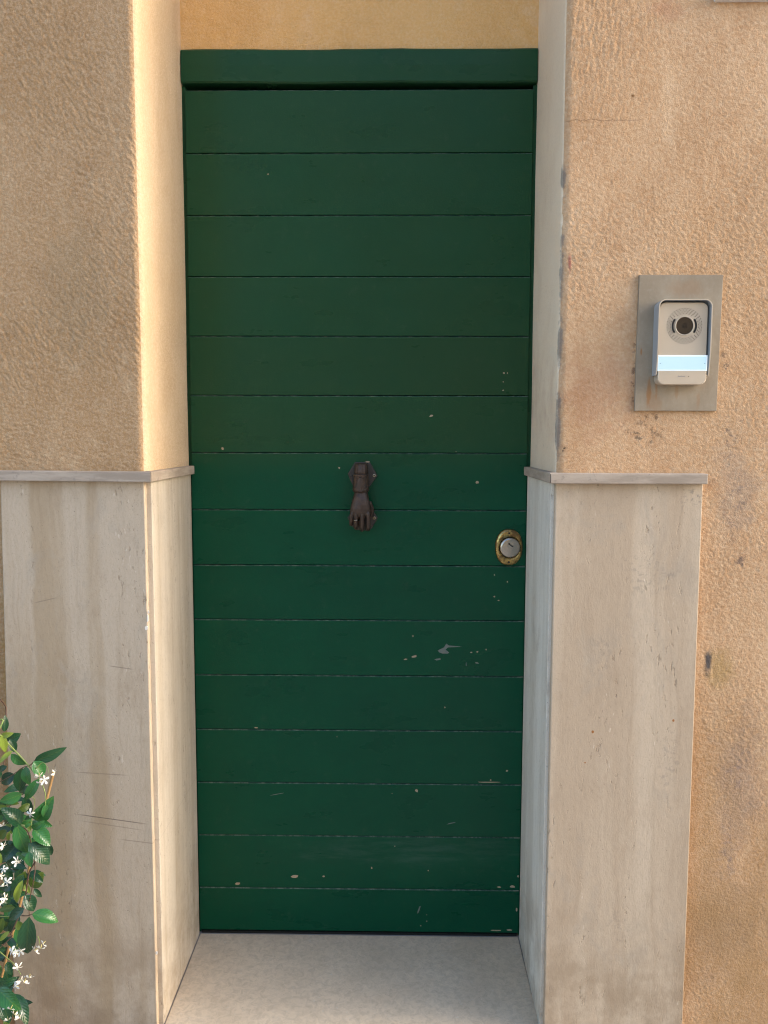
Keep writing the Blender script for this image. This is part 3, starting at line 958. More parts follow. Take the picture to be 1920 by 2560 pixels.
# cuff: pleated sleeve hung on the hinge, with a collar
bm = bmesh.new()
rings = []
for (v, hu, y, d, pl) in [(345, 120, -0.018, 0.010, 0.0), (375, 145, -0.022, 0.013, 0.3), (440, 150, -0.024, 0.016, 1.0), (540, 150, -0.025, 0.0165, 1.0), (620, 158, -0.025, 0.0165, 0.5)]:
    c = K(765, v, y)
    r = K(765 + hu, v, y).x - c.x
    n = 48
    rings.append([bm.verts.new((c.x + (r + 0.0009 * pl * math.sin(j * 2 * math.pi * 14 / n)) * math.cos(2 * math.pi * j / n),
                                y + (d + 0.0013 * pl * math.sin(j * 2 * math.pi * 12 / n)) * math.sin(2 * math.pi * j / n), c.z)) for j in range(n)])
skin(bm, rings)
cuff = obj('sleeve', bm, M['iron'], kn, True)
bm = bmesh.new()
skin(bm, [ell_ring(bm, 757, v, h, -0.026, d, 32) for v, h, d in ((600, 168, 0.0165), (625, 178, 0.0182), (650, 168, 0.0170), (700, 172, 0.0165), (820, 180, 0.0165), (920, 186, 0.0168), (965, 194, 0.0178), (1000, 178, 0.0172), (1015, 150, 0.014))])
cl = obj('cuff', bm, M['iron'], kn, True)


def cuff_y(u):
    q = max(-1, min(1, (u - 757) / 184.0))
    return -0.026 - 0.0167 * math.sqrt(max(0, 1 - q * q))


ov = []
for j in range(29):
    t = 2 * math.pi * j / 28
    u, v = 745 + 98 * math.cos(t), 835 + 168 * math.sin(t)
    ov.append(K(u, v, cuff_y(u) - 0.0002))
bm = bmesh.new()
tube(bm, ov, 0.00125, 8)
obj('medallion_rim', bm, M['iron'], cl, True)
bm = bmesh.new()
cen = bm.verts.new(K(745, 835, -0.0452))
rg = [bm.verts.new(K(745 + 82 * math.cos(t), 835 + 150 * math.sin(t), cuff_y(745 + 82 * math.cos(t)) - 0.0006)) for t in [2 * math.pi * j / 24 for j in range(24)]]
for j in range(24):
    bm.faces.new((rg[j], rg[(j + 1) % 24], cen))
obj('medallion', bm, M['iron'], cl, True)
for pts in ([(590, 880), (640, 925), (700, 985)], [(925, 880), (870, 930), (800, 990)], [(590, 640), (680, 628), (760, 622), (850, 628), (920, 640)]):
    bm = bmesh.new()
    tube(bm, spline([K(u, v, cuff_y(u) - 0.0004) for u, v in pts], 4), 0.0011, 8)
    obj('cuff_braid', bm, M['iron'], cl, True)
bm = bmesh.new()
c = K(642, 1668, -0.041)
pr = [(c.x + 0.0062 * math.cos(t), c.y + 0.0004 + 0.0066 * math.sin(t), c.z + 0.0012 * math.cos(t + 0.8)) for t in [2 * math.pi * j / 18 for j in range(19)]]
tube(bm, pr, 0.0010, 8)
rg = obj('finger_ring', bm, M['steel'], kn, True)

# ------------------------------------------------------------------ lock
lk = hit(1271.5, 1367.5, 0)
lock = thing('door_lock', 'round steel lock cylinder in a worn oval brass plate', 'door lock', (lk.x, 0, lk.z - 0.047))
lx, lz = lk.x, lk.z
bm = bmesh.new()


def stadium(dr, y, n=48):
    r = []
    for j in range(n):
        t = 2 * math.pi * j / n
        a, b = 0.0345 + dr, 0.0465 + dr
        c, s = math.cos(t), math.sin(t)
        r.append(bm.verts.new((lx + a * math.copysign(abs(c) ** 0.86, c), y, lz + b * math.copysign(abs(s) ** 0.95, s))))
    return r


def circ(r, y, x=None, z=None, n=48):
    x = lx if x is None else x
    z = lz if z is None else z
    return [bm.verts.new((x + r * math.cos(2 * math.pi * j / n), y, z + r * math.sin(2 * math.pi * j / n))) for j in range(n)]


rs = [stadium(0, 0.001), stadium(0, -0.004), stadium(-0.0018, -0.0075), stadium(-0.006, -0.0095), circ(0.0275, -0.0098, lx + 0.0015, lz), circ(0.0262, -0.007, lx + 0.0015, lz), circ(0.0258, -0.004, lx + 0.0015, lz)]
for i in range(len(rs) - 1):
    for j in range(48):
        bm.faces.new((rs[i][j], rs[i][(j + 1) % 48], rs[i + 1][(j + 1) % 48], rs[i + 1][j]))
esc = obj('escutcheon', bm, M['brass'], lock, True)
for dz in (-0.0375, 0.0365):
    bm = bmesh.new()
    disc(bm, lx, lz + dz, 0.0026, -0.0099, 12)
    obj('rivet_hole', bm, M['void'], esc)
bm = bmesh.new()
rs = [circ(0.0252, 0.0, lx + 0.0015), circ(0.0252, -0.014, lx + 0.0015), circ(0.0246, -0.0155, lx + 0.0015), circ(0.0215, -0.0172, lx + 0.0022), circ(0.0208, -0.0174, lx + 0.0024)]
for i in range(len(rs) - 1):
    for j in range(48):
        bm.faces.new((rs[i][j], rs[i][(j + 1) % 48], rs[i + 1][(j + 1) % 48], rs[i + 1][j]))
bm.faces.new(rs[-1])
cyl = obj('cylinder', bm, M['steel'], lock, True)
kx_, kz_ = lx + 0.0027, lz + 0.007
bm = bmesh.new()
ellipse_lathe(bm, kx_, kz_, [(0, -0.017), (0, -0.0182), (-0.001, -0.0182), (-0.0012, -0.0172)], (0.0088, 0.0088), 28)
disc(bm, kx_, kz_, 0.0078, -0.0176, 28)
pl = obj('plug', bm, M['steel'], cyl)
bm = bmesh.new()
ca, sa = math.cos(-0.5), math.sin(-0.5)
zig = [(-0.0072, 0.003), (-0.003, 0.003), (-0.002, 0.001), (0.001, 0.002), (0.002, 0.0005), (0.0072, 0.0022), (0.0072, -0.0012), (0.003, -0.0024), (-0.001, -0.0014), (-0.0072, -0.0008)]
v = [bm.verts.new((kx_ + a * ca - b * sa, -0.0180, kz_ + a * sa + b * ca)) for a, b in zig]
vb = [bm.verts.new((q.co.x, -0.0174, q.co.z)) for q in v]
bm.faces.new(v)
for j in range(len(v)):
    bm.faces.new((v[j], v[(j + 1) % len(v)], vb[(j + 1) % len(v)], vb[j]))
obj('keyhole', bm, M['void'], pl)

# ------------------------------------------------------------------ video intercom on its steel plate
ic = thing('intercom', 'silver video intercom with lit blue name strip on a weathered steel plate', 'intercom', (0.6485, -D, 1.369))
YP = -D - 0.0075
pts = [hit(1598.9, 687, YP), hit(1808.6, 687, YP), hit(1791.5, 1027.5, YP), hit(1586.8, 1027, YP)]
bm = bmesh.new()
hexa(bm, [(p.x, YP, p.z) for p in (pts[3], pts[2])] + [(p.x, -D + 0.002, p.z) for p in (pts[2], pts[3])] +
     [(p.x, YP, p.z) for p in (pts[0], pts[1])] + [(p.x, -D + 0.002, p.z) for p in (pts[1], pts[0])], 0.0008, 2)
obj('back_plate', bm, M['plate'], ic)


def I(u, v, y):
    return hit(1560 + u / 5.53, 660 + v / 5.53, y)


YF = YP - 0.022        # speaker face
YR = YP - 0.032        # hood rim


def rrect(x0, x1, z0, z1, r, n=6, rb=None):
    rb = r if rb is None else rb
    out = []
    for (cx, cz, a0, rr) in ((x1 - r, z1 - r, 0, r), (x0 + r, z1 - r, 90, r), (x0 + rb, z0 + rb, 180, rb), (x1 - rb, z0 + rb, 270, rb)):
        for j in range(n + 1):
            t = math.radians(a0 + 90 * j / n)
            out.append((cx + rr * math.cos(t), cz + rr * math.sin(t)))
    return out


fx0, fx1 = I(478, 1000, YF).x, I(1150, 1000, YF).x
fz1, fz0 = I(800, 530, YF).z, I(800, 1668, YF).z


def shell(outline, ys, mat, name, parent, cap=True):
    bm = bmesh.new()
    rings = []
    for (y, ins) in ys:
        cx = (fx0 + fx1) / 2; cz = (fz0 + fz1) / 2
        rings.append([bm.verts.new((x + (ins if x < cx else -ins), y, z + (ins if z < cz else -ins))) for x, z in outline])
    n = len(outline)
    for i in range(len(rings) - 1):
        for j in range(n):
            bm.faces.new((rings[i][j], rings[i][(j + 1) % n], rings[i + 1][(j + 1) % n], rings[i + 1][j]))
    if cap: bm.faces.new(rings[-1])
    return obj(name, bm, mat, parent)


body = shell(rrect(fx0, fx1, fz0, fz1, 0.0125), [(YP + 0.002, 0), (YF + 0.0012, 0), (YF, 0.0012)], M['silver'], 'housing', ic)
# rain hood: an arch of thin sheet over the top and down both sides, drawn in towards the foot
hx0, hx1 = fx0 - 0.0042, fx1 + 0.0056
hz1 = fz1 + 0.0052
hzb = I(800, 1500, YF).z
path = []
r = 0.015
path += [(hx0, hzb - 0.006)] + [(hx0, hzb + (hz1 - r - hzb) * j / 6) for j in range(7)]
path += [(hx0 + r - r * math.cos(math.radians(a)), hz1 - r + r * math.sin(math.radians(a))) for a in range(15, 91, 15)]
path += [(hx1 - r + r * math.sin(math.radians(a)), hz1 - r + r * math.cos(math.radians(a))) for a in range(0, 91, 15)]
path += [(hx1, hzb + (hz1 - r - hzb) * (6 - j) / 6) for j in range(1, 7)] + [(hx1, hzb - 0.006)]
bm = bmesh.new()
rin, rout = [], []
th = 0.0022
cxm = (hx0 + hx1) / 2
for i, (x, z) in enumerate(path):
    a = Vector(path[max(i - 1, 0)]); b = Vector(path[min(i + 1, len(path) - 1)])
    d = (b - a).normalized()
    nrm = Vector((d.y, -d.x))      # inward
    k_ = min(1.0, max(0.0, (z - (hzb - 0.006)) / 0.055))
    yr = YF - 0.002 + (YR - YF + 0.002) * (k_ ** 0.6)
    xi, zi = x + nrm.x * th, z + nrm.y * th
    rout.append((bm.verts.new((x, YP + 0.002, z)), bm.verts.new((x, yr, z))))
    rin.append((bm.verts.new((xi, YP + 0.002, zi)), bm.verts.new((xi, yr, zi))))
for i in range(len(path) - 1):
    bm.faces.new((rout[i][0], rout[i + 1][0], rout[i + 1][1], rout[i][1]))
    bm.faces.new((rin[i][0], rin[i][1], rin[i + 1][1], rin[i + 1][0]))
    f = bm.faces.new((rout[i][1], rout[i + 1][1], rin[i + 1][1], rin[i][1]))
    f.material_index = 1
for i in (0, -1):
    bm.faces.new((rout[i][0], rout[i][1], rin[i][1], rin[i][0]))
obj('rain_hood', bm, [M['hood'], M['silver']], ic)
# camera eye
ec = I(835, 855, YF)
bm = bmesh.new()
ellipse_lathe(bm, ec.x, ec.z, [(0.0022, YF + 0.0005), (0.0016, YF - 0.0022), (0.0, YF - 0.0024), (-0.0006, YF - 0.001)], (0.0178, 0.0180), 36)
rim = obj('lens_rim', bm, M['silver'], ic, True)
bm = bmesh.new()
disc(bm, ec.x, ec.z, 0.0176, YF - 0.0014, 36)
ln = obj('lens', bm, M['lens'], ic)
for rr in (0.0055, 0.0028):
    bm = bmesh.new()
    ellipse_lathe(bm, ec.x, ec.z, [(0, YF - 0.0013), (-0.0004, YF - 0.0018), (-0.0012, YF - 0.0018), (-0.0014, YF - 0.0013)], (rr, rr), 24)
    obj('lens_ring', bm, M['lens_core'], ln)
for s in (-1, 1):
    bm = bmesh.new()
    arcp = [Vector((ec.x + s * 0.0236 * math.cos(math.radians(a)), YF - 0.0002, ec.z + 0.0236 * math.sin(math.radians(a)))) for a in range(-33, 34, 6)]
    tube(bm, arcp, 0.0021, 10)
    obj('light_slot', bm, M['void'], ic)
# sound holes, ringed round the eye
bm = bmesh.new()
for ri, (rr, cnt) in enumerate([(0.0250, 26), (0.0282, 30), (0.0316, 34), (0.0350, 38)]):
    for j in range(cnt):
        t = 2 * math.pi * (j + 0.5 * (ri % 2)) / cnt
        if abs(math.cos(t)) > 0.82 and rr < 0.0275: continue
        if abs(math.cos(t)) > 0.66 and rr < 0.0255: continue
        disc(bm, ec.x + rr * math.cos(t), ec.z + rr * math.sin(t), 0.00120, YF - 0.0003, 7, 0.0004)
tag(obj('sound_holes', bm, M['void'], ic), kind='stuff')
# lit name strip and the call bar under it
nz1, nz0 = I(800, 1262, YF).z, I(800, 1482, YF).z
bm = box(fx0 - 0.0012, fx1 + 0.0012, YF - 0.0045, YF + 0.001, nz0, nz1, 0.0012)
strip = obj('name_window', bm, M['card_edge'], ic)
obj('name_card', box(fx0 + 0.0005, fx1 - 0.0015, YF - 0.0049, YF - 0.004, nz0 + 0.0030, nz1 - 0.0030, 0.0002), M['card'], strip)
for x in (fx0 + 0.0035, fx1 - 0.0045):
    bm = bmesh.new()
    disc(bm, x, (nz0 + nz1) / 2 - 0.0008, 0.0008, YF - 0.0052, 8)
    obj('pin_hole', bm, M['void'], strip)
bar = shell(rrect(fx0, fx1, fz0, nz0 - 0.0006, 0.0006, 4, 0.0122), [(YF + 0.001, 0), (YF - 0.0032, 0), (YF - 0.0042, 0.0010)], M['silver'], 'call_bar', ic)
bm = bmesh.new()
mk = I(795, 1553, YF - 0.0045)
for j in range(8):
    x = mk.x - 0.0072 + j * 0.0019
    box(x, x + 0.0013, YF - 0.0045, YF - 0.0035, mk.z - 0.0010, mk.z + 0.0010 + (0.0006 if j in (0, 3) else 0), 0, 1, bm)
k = NT('faint_print')
M['print'] = k.done((0.34, 0.30, 0.27), 0.6)
obj('maker_mark', bm, M['print'], bar)
p = I(892, 1555, YF - 0.0045)
bm = bmesh.new()
disc(bm, p.x, p.z, 0.0008, YF - 0.0046, 8)
obj('microphone_hole', bm, M['void'], bar)

# ------------------------------------------------------------------ pale sill that just enters the picture, top right
s0 = hit(1790, -2, -D - 0.012)
tag(obj('window_sill', box(s0.x, s0.x + 0.75, -D - 0.012, -D + 0.05, s0.z, s0.z + 0.045, 0.003), M['white']),
    'pale stone window sill edge at the top right corner', 'window sill')

# ------------------------------------------------------------------ jasmine on its cane, in a pot standing on the street
pot_c = Vector((-0.99, -0.60, -0.15))
pot = thing('plant_pot', 'round terracotta pot at the foot of the jasmine', 'pot', pot_c)
bm = bmesh.new()
prof = [(0.10, 0.0), (0.115, 0.06), (0.135, 0.19), (0.15, 0.19), (0.152, 0.225), (0.138, 0.228), (0.134, 0.20), (0.125, 0.17)]
n = 36
rs = [[bm.verts.new((pot_c.x + r * math.cos(2 * math.pi * j / n), pot_c.y + r * math.sin(2 * math.pi * j / n), pot_c.z + z)) for j in range(n)] for r, z in prof]
for i in range(len(rs) - 1):
    for j in range(n):
        bm.faces.new((rs[i][j], rs[i][(j + 1) % n], rs[i + 1][(j + 1) % n], rs[i + 1][j]))
bm.faces.new(rs[0][::-1])
obj('pot_body', bm, M['terracotta'], pot, True)
bm = bmesh.new()
rr = [bm.verts.new((pot_c.x + 0.131 * math.cos(2 * math.pi * j / n), pot_c.y + 0.131 * math.sin(2 * math.pi * j / n), pot_c.z + 0.185)) for j in range(n)]
cc = bm.verts.new((pot_c.x, pot_c.y, pot_c.z + 0.197))
for j in range(n):
    bm.faces.new((rr[j], rr[(j + 1) % n], cc))
obj('soil', bm, M['soil'], pot)

jas = thing('jasmine', 'climbing star jasmine with glossy green leaves and white flowers, bottom left', 'plant', pot_c + Vector((0, 0, 0.195)))


def A(u, v, y): return hit(u / 5.53, 1760 + v / 5.53, y + 0.065)
def B(u, v, y): return hit(u / 5.53, 2160 + v / 5.53, y + 0.065)


def leaf(base, tip, wid, mat, roll=0.0, fold=0.25, droop=0.12, flat=True):
    d = tip - base
    L = d.length
    d = d / L
    view = (Vector((CX, CY, CZ)) - base).normalized()
    up = (view - d * view.dot(d)).normalized()
    side = d.cross(up)
    up, side = up * math.cos(roll) + side * math.sin(roll), side * math.cos(roll) - up * math.sin(roll)
    bm = bmesh.new()
    rows = []
    N = 8
    for i in range(N + 1):
        t = i / N
        w = wid * 0.5 * (math.sin(math.pi * t ** 0.86) ** 0.75 if 0 < t < 1 else 0)
        w *= 1 - 0.22 * t
        mid = base + d * (L * t) + up * (L * droop * (math.sin(math.pi * t) - 0.25 * t))
        if w < 1e-5:
            rows.append([bm.verts.new(mid)])
            continue
        row = []
        for q in (-1, -0.55, 0, 0.55, 1):
            lift = fold * abs(q) * w - 0.35 * fold * q * q * w
            rip = 0.02 * wid * math.sin(t * 9 + q * 3)
            row.append(bm.verts.new(mid + side * (q * w) + up * (lift + rip * abs(q))))
        rows.append(row)
    for a, b in zip(rows[:-1], rows[1:]):
        if len(a) == 1:
            for j in range(4): bm.faces.new((a[0], b[j], b[j + 1]))
        elif len(b) == 1:
            for j in range(4): bm.faces.new((a[j], b[0], a[j + 1]))
        else:
            for j in range(4): bm.faces.new((a[j], b[j], b[j + 1], a[j + 1]))
    uvl = bm.loops.layers.uv.new('blade')
    wm = max(1e-4, wid * 0.5)
    for f in bm.faces:
        for lp_ in f.loops:
            rel_ = lp_.vert.co - base
            lp_[uvl].uv = (rel_.dot(side) / wm, rel_.dot(d) / L)
    me = bpy.data.meshes.new('leaf')
    for f in bm.faces: f.smooth = True
    bm.normal_update()
    if sum((f.normal.dot(up) for f in bm.faces)) < 0:
        bmesh.ops.reverse_faces(bm, faces=bm.faces)
    bm.to_mesh(me)
    bm.free()
    return link('leaf', me, M[mat], jas)


PX = 1.56 / FPX / 5.53       # one zoomed pixel at the plant's distance
spec = [
    (A, 470, 790, 925, 600, 165, 'd', -.560, .3), (A, 462, 795, 610, 1000, 190, 'm', -.565, -.4), (A, 20, 440, 190, 400, 85, 'y', -.60, .2), (A, 20, 430, 75, 675, 105, 'y', -.605, -.3),
    (A, 172, 650, -20, 830, 75, 'y', -.59, .5), (A, 95, 500, 290, 410, 165, 'd', -.53, .2), (A, 60, 385, 70, 150, 100, 'd', -.52, .3), (A, 130, 490, 215, 670, 120, 'd', -.55, -.2),
    (A, 150, 690, 360, 840, 125, 'm', -.56, .4), (A, 305, 880, 265, 1215, 190, 'd', -.525, .1), (A, 205, 970, 15, 1100, 180, 'd', -.52, .2), (A, 360, 860, 410, 1130, 150, 'm', -.545, .5),
    (A, 545, 1030, 350, 1330, 140, 'm', -.60, .2), (A, 305, 1240, -10, 1350, 165, 'm', -.60, -.3), (A, 490, 1610, 740, 1275, 240, 'm', -.585, .2), (A, 345, 1270, 430, 1515, 150, 'd', -.55, .5),
    (A, 632, 1380, 600, 1570, 100, 'm', -.60, -.3), (A, 295, 1670, 10, 1435, 215, 'd', -.60, .3), (A, 440, 1720, 620, 1610, 110, 'm', -.60, .3), (A, 230, 1650, 375, 2065, 205, 'm', -.61, .2),
    (A, 420, 1760, 290, 1600, 140, 'o', -.56, .2), (A, 455, 1720, 695, 1965, 210, 'm', -.60, -.3), (A, 660, 1925, 715, 2090, 105, 'd', -.55, .3), (A, 395, 1925, 690, 2220, 230, 'd', -.61, -.5),
    (A, 275, 1920, 15, 2200, 180, 'd', -.59, .3), (A, 405, 2040, 430, 2260, 120, 'm', -.62, .4), (A, 90, 1740, -20, 1860, 130, 'o', -.60, .1), (A, 130, 1760, 115, 1890, 55, 'y', -.60, .2),
    (A, 255, 2080, 110, 2240, 120, 'd', -.55, .2), (A, 100, 860, -20, 930, 90, 'd', -.54, .3), (A, 30, 1530, -30, 1640, 90, 'm', -.61, .1), (A, 20, 1010, -60, 960, 110, 'd', -.50, .1),
    (A, 320, 1610, 460, 1560, 120, 'd', -.51, .2), (A, 420, 1850, 500, 2010, 140, 'd', -.50, .1), (A, 0, 2060, 20, 2210, 60, 'y', -.62, .3), (A, 560, 1620, 600, 1720, 70, 'd', -.50, .2),
    (B, 425, 320, 600, 110, 200, 'o', -.56, .2), (B, 352, 95, 145, 410, 190, 'o', -.55, -.3), (B, 312, 220, 225, 545, 105, 'y', -.61, .3), (B, 470, 340, 578, 460, 80, 'd', -.57, .2),
    (B, 345, 430, 470, 655, 185, 'd', -.58, -.2), (B, 335, 610, 118, 775, 140, 'd', -.61, .2), (B, 440, 690, 812, 800, 190, 'm', -.60, -.3), (B, 405, 725, 375, 1255, 250, 'd', -.62, .15),
    (B, 235, 790, 310, 920, 110, 'o', -.56, .2), (B, 175, 760, 30, 910, 170, 'd', -.54, .2), (B, 132, 930, -10, 1070, 65, 'y', -.60, .2), (B, 100, 1350, 155, 1540, 120, 'd', -.52, .1),
    (B, -20, 1690, 245, 1560, 130, 'd', -.58, .3), (B, -30, 1720, 295, 2020, 230, 'm', -.60, .3), (B, 190, 1790, 385, 2240, 180, 'd', -.575, -.3), (B, 60, 80, 175, 190, 130, 'd', -.52, .2),
    (B, 210, 600, -20, 640, 100, 'o', -.57, .2), (B, 120, 60, -20, 60, 120, 'd', -.58, .2), (B, 120, 560, 20, 480, 140, 'd', -.53, .2), (B, 340, 280, 420, 400, 80, 'y', -.56, .2),
    (B, 60, 950, 10, 1120, 160, 'd', -.51, .2), (B, 100, 1140, 30, 1360, 170, 'd', -.51, .1), (B, 60, 1400, 130, 1650, 170, 'd', -.50, .1), (B, 30, 1900, 140, 2200, 190, 'd', -.51, .1),
    (B, 150, 250, 40, 110, 150, 'd', -.52, .2), (B, 40, 700, -40, 820, 150, 'd', -.53, .1), (B, 180, 1650, 60, 1800, 150, 'd', -.51, .1), (B, 0, 350, 100, 420, 120, 'd', -.53, .2)]
for (F, u0, v0, u1, v1, w, m, y, rl) in spec:
    L = math.hypot(u1 - u0, v1 - v0) * PX
    lean = random.uniform(-0.35, 0.35) * L
    leaf(F(u0, v0, y), F(u1, v1, y - lean), w * PX * 1.13, 'leaf_' + m, rl * random.choice((1, 1, 0.5)) , random.uniform(0.40, 0.75), random.uniform(0.04, 0.14))
for i in range(46):
    F = A if i % 2 else B
    u = random.uniform(-60, 330) if i % 2 else random.uniform(-60, 200)
    v = random.uniform(1000, 2200) if i % 2 else random.uniform(-50, 2250)
    a = random.uniform(0, 2 * math.pi)
    L = random.uniform(190, 300)
    y = random.uniform(-0.50, -0.455)
    leaf(F(u, v, y), F(u + L * math.cos(a), v + L * 0.8 * math.sin(a) + 60, y - random.uniform(-0.01, 0.03)), L * 0.5 * PX, 'leaf_' + random.choice('dddo'), random.uniform(-0.4, 0.4), 0.3, 0.08)
for i in range(34):                                          # leaves crowding along the cane
    t = random.uniform(0.08, 1.0)
    u0, v0 = 134 - 132 * t + random.uniform(-45, 14), 1930 + 520 * t + random.uniform(-20, 20)
    a = random.uniform(-0.4, 3.5)
    L = random.uniform(34, 56)
    y = random.uniform(-0.505, -0.465)
    leaf(hit(u0, v0, y), hit(u0 + L * math.cos(a), v0 + L * math.sin(a), y - random.uniform(-0.012, 0.02)), L * 0.52 * PX * 5.53, 'leaf_' + random.choice('ddmmo'), random.uniform(-0.5, 0.5), random.uniform(0.4, 0.7), 0.1)
# the rest of the climber, beyond the left edge
for i in range(85):
    z = random.uniform(0.06, 1.05)
    x = random.uniform(-1.06, -0.86)
    y = random.uniform(-0.63, -0.44)
    b = Vector((x, y, z))
    th_ = random.uniform(0, 2 * math.pi)
    L = random.uniform(0.04, 0.07)
    leaf(b, b + Vector((math.cos(th_), random.uniform(-0.6, 0.2), math.sin(th_) * 0.8 - 0.2)).normalized() * L, L * 0.48, 'leaf_' + random.choice('dddmmoy'), random.uniform(-0.5, 0.5), 0.3, 0.08)

# stems
def stem(pts, r, mat):
    bm = bmesh.new()
    sp = spline(pts, 5)
    tube(bm, sp, [r * (1 - 0.45 * i / len(sp)) for i in range(len(sp))], 7)
    return obj('stem', bm, M[mat], jas, True)


stem([pot_c + Vector((0.02, 0.02, 0.18)), Vector((-0.94, -0.56, 0.25)), Vector((-0.88, -0.52, 0.6)), A(-60, 260, -.57), A(-20, 400, -.58), A(95, 530, -.57), A(215, 655, -.56), A(350, 800, -.56), A(490, 970, -.57), A(545, 1030, -.59)], 0.0022, 'stem_g')
for kk in range(4):
    ph = kk * 1.6
    stem([pot_c + Vector((0.03 * math.cos(ph), 0.03 * math.sin(ph), 0.18))] +
         [Vector((-0.96 + 0.055 * math.cos(ph + z * 4), -0.535 + 0.05 * math.sin(ph + z * 4), z)) for z in (0.2, 0.4, 0.6, 0.8, 1.0)], 0.0022, 'stem_b')
stem([A(470, 795, -.56), A(410, 850, -.55), A(310, 880, -.54), A(180, 975, -.53), A(-40, 1100, -.53)], 0.0011, 'stem_b')
stem([A(545, 1030, -.595), A(610, 1180, -.60), A(632, 1300, -.60), A(626, 1400, -.60), A(622, 1560, -.56), A(632, 1760, -.53)], 0.0011, 'stem_g')
stem([A(305, 1240, -.59), A(200, 1330, -.58), A(130, 1420, -.56)], 0.0011, 'stem_b')
stem([A(130, 1420, -.56), A(250, 1660, -.58), A(390, 1780, -.59), A(480, 2200, -.58), B(470, 200, -.60), B(430, 400, -.59), B(400, 560, -.58), B(405, 720, -.60)], 0.0013, 'stem_b')
stem([B(480, -20, -.60), B(400, 130, -.58), B(360, 400, -.57), B(300, 640, -.57), B(225, 800, -.575), B(150, 960, -.58), B(10, 1150, -.58), Vector((-0.91, -0.56, 0.12)), pot_c + Vector((0.0, -0.03, 0.18))], 0.0017, 'stem_b')
stem([B(300, 715, -.58), B(380, 715, -.59), B(450, 690, -.60)], 0.0011, 'stem_b')
stem([B(-20, 720, -.58), B(110, 725, -.58), B(230, 690, -.585)], 0.0010, 'stem_g')
stem([A(10, -60, -.50), A(75, 30, -.47), A(85, 130, -.47), A(60, 300, -.49), A(60, 800, -.50), A(20, 900, -.50)], 0.0016, 'stem_b')
stem([B(-40, 1180, -.58), B(110, 1310, -.585), B(200, 1390, -.59), B(290, 1530, -.60)], 0.0011, 'stem_g')
stem([A(490, 900, -.57), A(590, 810, -.57), A(650, 870, -.58), A(670, 950, -.59)], 0.0009, 'stem_g')
stem([A(440, 1720, -.58), A(440, 1600, -.57), A(480, 1330, -.57), A(400, 1270, -.58)], 0.0009, 'stem_g')
stem([B(520, 1000, -.60), B(545, 1060, -.60), B(540, 1120, -.60)], 0.0009, 'stem_g')
stem([B(280, 950, -.59), B(265, 1060, -.59), B(215, 1150, -.59)], 0.0010, 'stem_g')

# flowers: five twisted petals on a short tube
def flower_mesh(seed):
    rnd = random.Random(seed)
    bm = bmesh.new()
    for i in range(5):
        a = 2 * math.pi * i / 5 + rnd.uniform(-.15, .15)
        L = 0.0125 * rnd.uniform(0.85, 1.15)
        rows = []
        for t, w in ((0.05, 0.0008), (0.35, 0.0016), (0.7, 0.0030), (0.95, 0.0026), (1.05, 0.0009)):
            dx = L * t
            zz = -0.004 * t * t + rnd.uniform(-.0005, .0005)
            row = []
            for q in (-1, 0, 1):
                x, y = dx, q * w + 0.0018 * t
                row.append(bm.verts.new((x * math.cos(a) - y * math.sin(a), x * math.sin(a) + y * math.cos(a), zz + q * 0.0013 * t)))
            rows.append(row)
        for p, q in zip(rows[:-1], rows[1:]):
            for j in range(2): bm.faces.new((p[j], q[j], q[j + 1], p[j + 1]))
    me = bpy.data.meshes.new('flower')
    bm.to_mesh(me)
    bm.free()
    me.materials.append(M['petal'])
    me.polygons.foreach_set('use_smooth', [True] * len(me.polygons))
    return me


FM = [flower_mesh(i) for i in range(5)]
bm = bmesh.new()
tube(bm, [(0, 0, -0.011), (0, 0, -0.006), (0, 0, -0.0005), (0, 0, 0.0004)], [0.0006, 0.0010, 0.0013, 0.0009], 8)
tm = bpy.data.meshes.new('throat')
bm.to_mesh(tm)
bm.free()
tm.materials.append(M['throat'])
fl = [(A, 755, 945), (A, 545, 1000), (A, 610, 1045), (A, 690, 1020), (A, 570, 1090), (A, 420, 1520), (A, 45, 1680), (A, 110, 1720), (A, 50, 1960), (A, 270, 2190), (A, 225, 2170), (A, 420, 1740),
      (B, 20, 160), (B, 95, 245), (B, 50, 310), (B, 90, 400), (B, 70, 470), (B, 25, 540), (B, 45, 70), (B, 100, 1165), (B, 165, 1215), (B, 225, 1225), (B, 285, 1200),
      (B, 520, 1140), (B, 590, 1105), (B, 480, 1200), (B, 560, 1170), (B, 260, 1670), (B, 330, 1640), (B, 210, 1690), (B, 405, 1570), (B, 370, 1640), (B, 300, 1610),
      (B, 90, 1960), (B, 145, 2010), (B, 25, 2090), (B, 110, 2160), (B, 275, 2120), (B, 200, 2080), (B, 20, 2190), (B, 250, 1430)]
view_d = Vector((0.3, -1, 0.25))
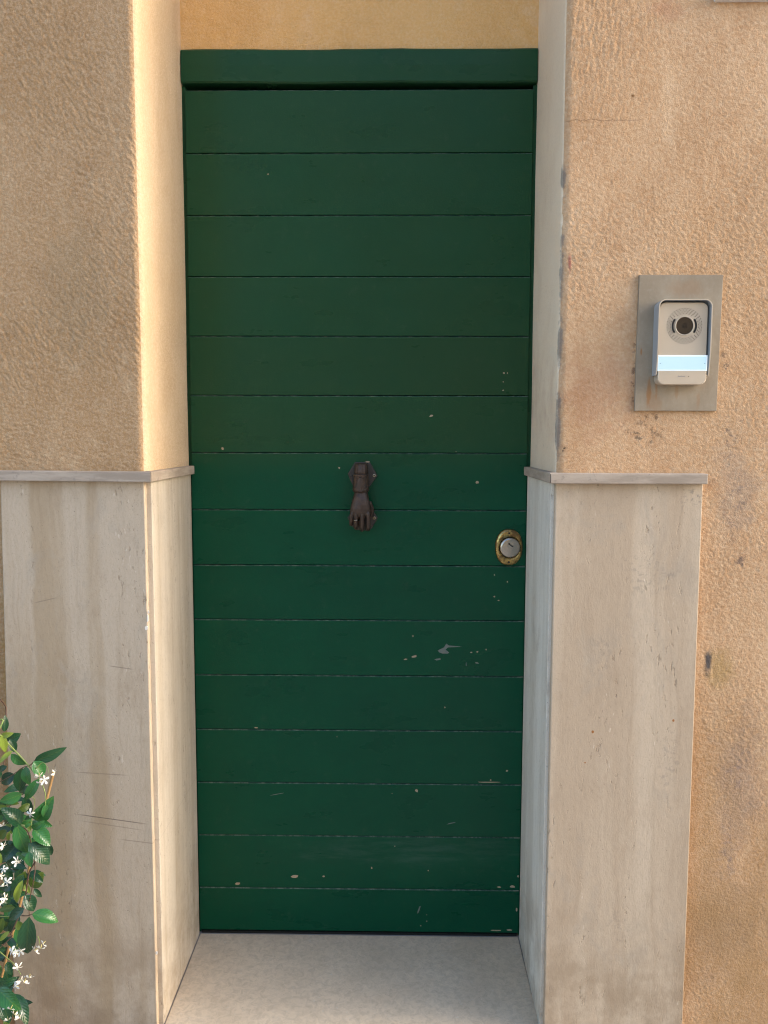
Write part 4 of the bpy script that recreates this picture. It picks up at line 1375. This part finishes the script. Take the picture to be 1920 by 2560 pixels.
for i, (F, u, v) in enumerate(fl):
    if i % 4 == 3: continue
    p = F(u, v, -0.615 - random.uniform(0, 0.02))
    o = bpy.data.objects.new('flower', FM[i % 5])
    col.objects.link(o)
    o.parent = jas
    d = (view_d + Vector((random.uniform(-1.2, 1.4), random.uniform(-.2, .8), random.uniform(-1.5, .6)))).normalized()
    o.rotation_euler = (d.to_track_quat('Z', 'Y').to_matrix() @ Matrix.Rotation(random.uniform(0, 6), 3, 'Z')).to_euler()
    o.location = p - jas.location
    o.scale = (0.72,) * 3 if i % 3 else (0.60,) * 3
    t = bpy.data.objects.new('throat', tm)
    col.objects.link(t)
    t.parent = o

# bamboo cane the jasmine is tied to
c0, c1 = hit(134, 1930, -0.445), hit(2, 2450, -0.445)
d = (c1 - c0)
cbot = c1 + d * 0.38
cane = thing('bamboo_cane', 'thin leaning bamboo cane among the jasmine leaves', 'cane', pot_c + Vector((0, 0, 0.19)))
bm = bmesh.new()
ptsC, rad = [], []
end = Vector((-0.95, -0.52, 0.035))
n = 60
for i in range(n + 1):
    t = i / n
    p = c0 + (end - c0) * t if t > 0.82 else c0 + d * (t / 0.82) * 1.0
    ptsC.append(p)
    rad.append(0.0031 + (0.0006 if i % 14 == 0 else 0))
ptsC = ptsC[:50]
tube(bm, ptsC + [end], rad[:50] + [0.0036], 10)
obj('cane_rod', bm, M['bamboo'], cane, True)

# ------------------------------------------------------------------ the house across the lane
FY = -11.0
far = thing('opposite_house', 'cream plastered house across the small square with green shutters', 'house', (3, FY, -0.15))
obj('wall', box(-3, 14, FY - 5, FY, -0.15, 7.0), M['far'], far)
obj('roof', box(-3.3, 14.3, FY - 5.2, FY + 0.3, 7.0, 7.2), M['roof'], far)
obj('cornice', box(-3, 14, FY + 0.001, FY + 0.14, 6.8, 6.99), M['cornice'], far)
for x in (-1.2, 1.8, 4.8, 7.8, 10.8):
    for z in (1.2, 4.4):
        obj('window', box(x - 0.5, x + 0.5, FY + 0.001, FY + 0.06, z, z + 1.5, 0.01), M['shutter'], far)
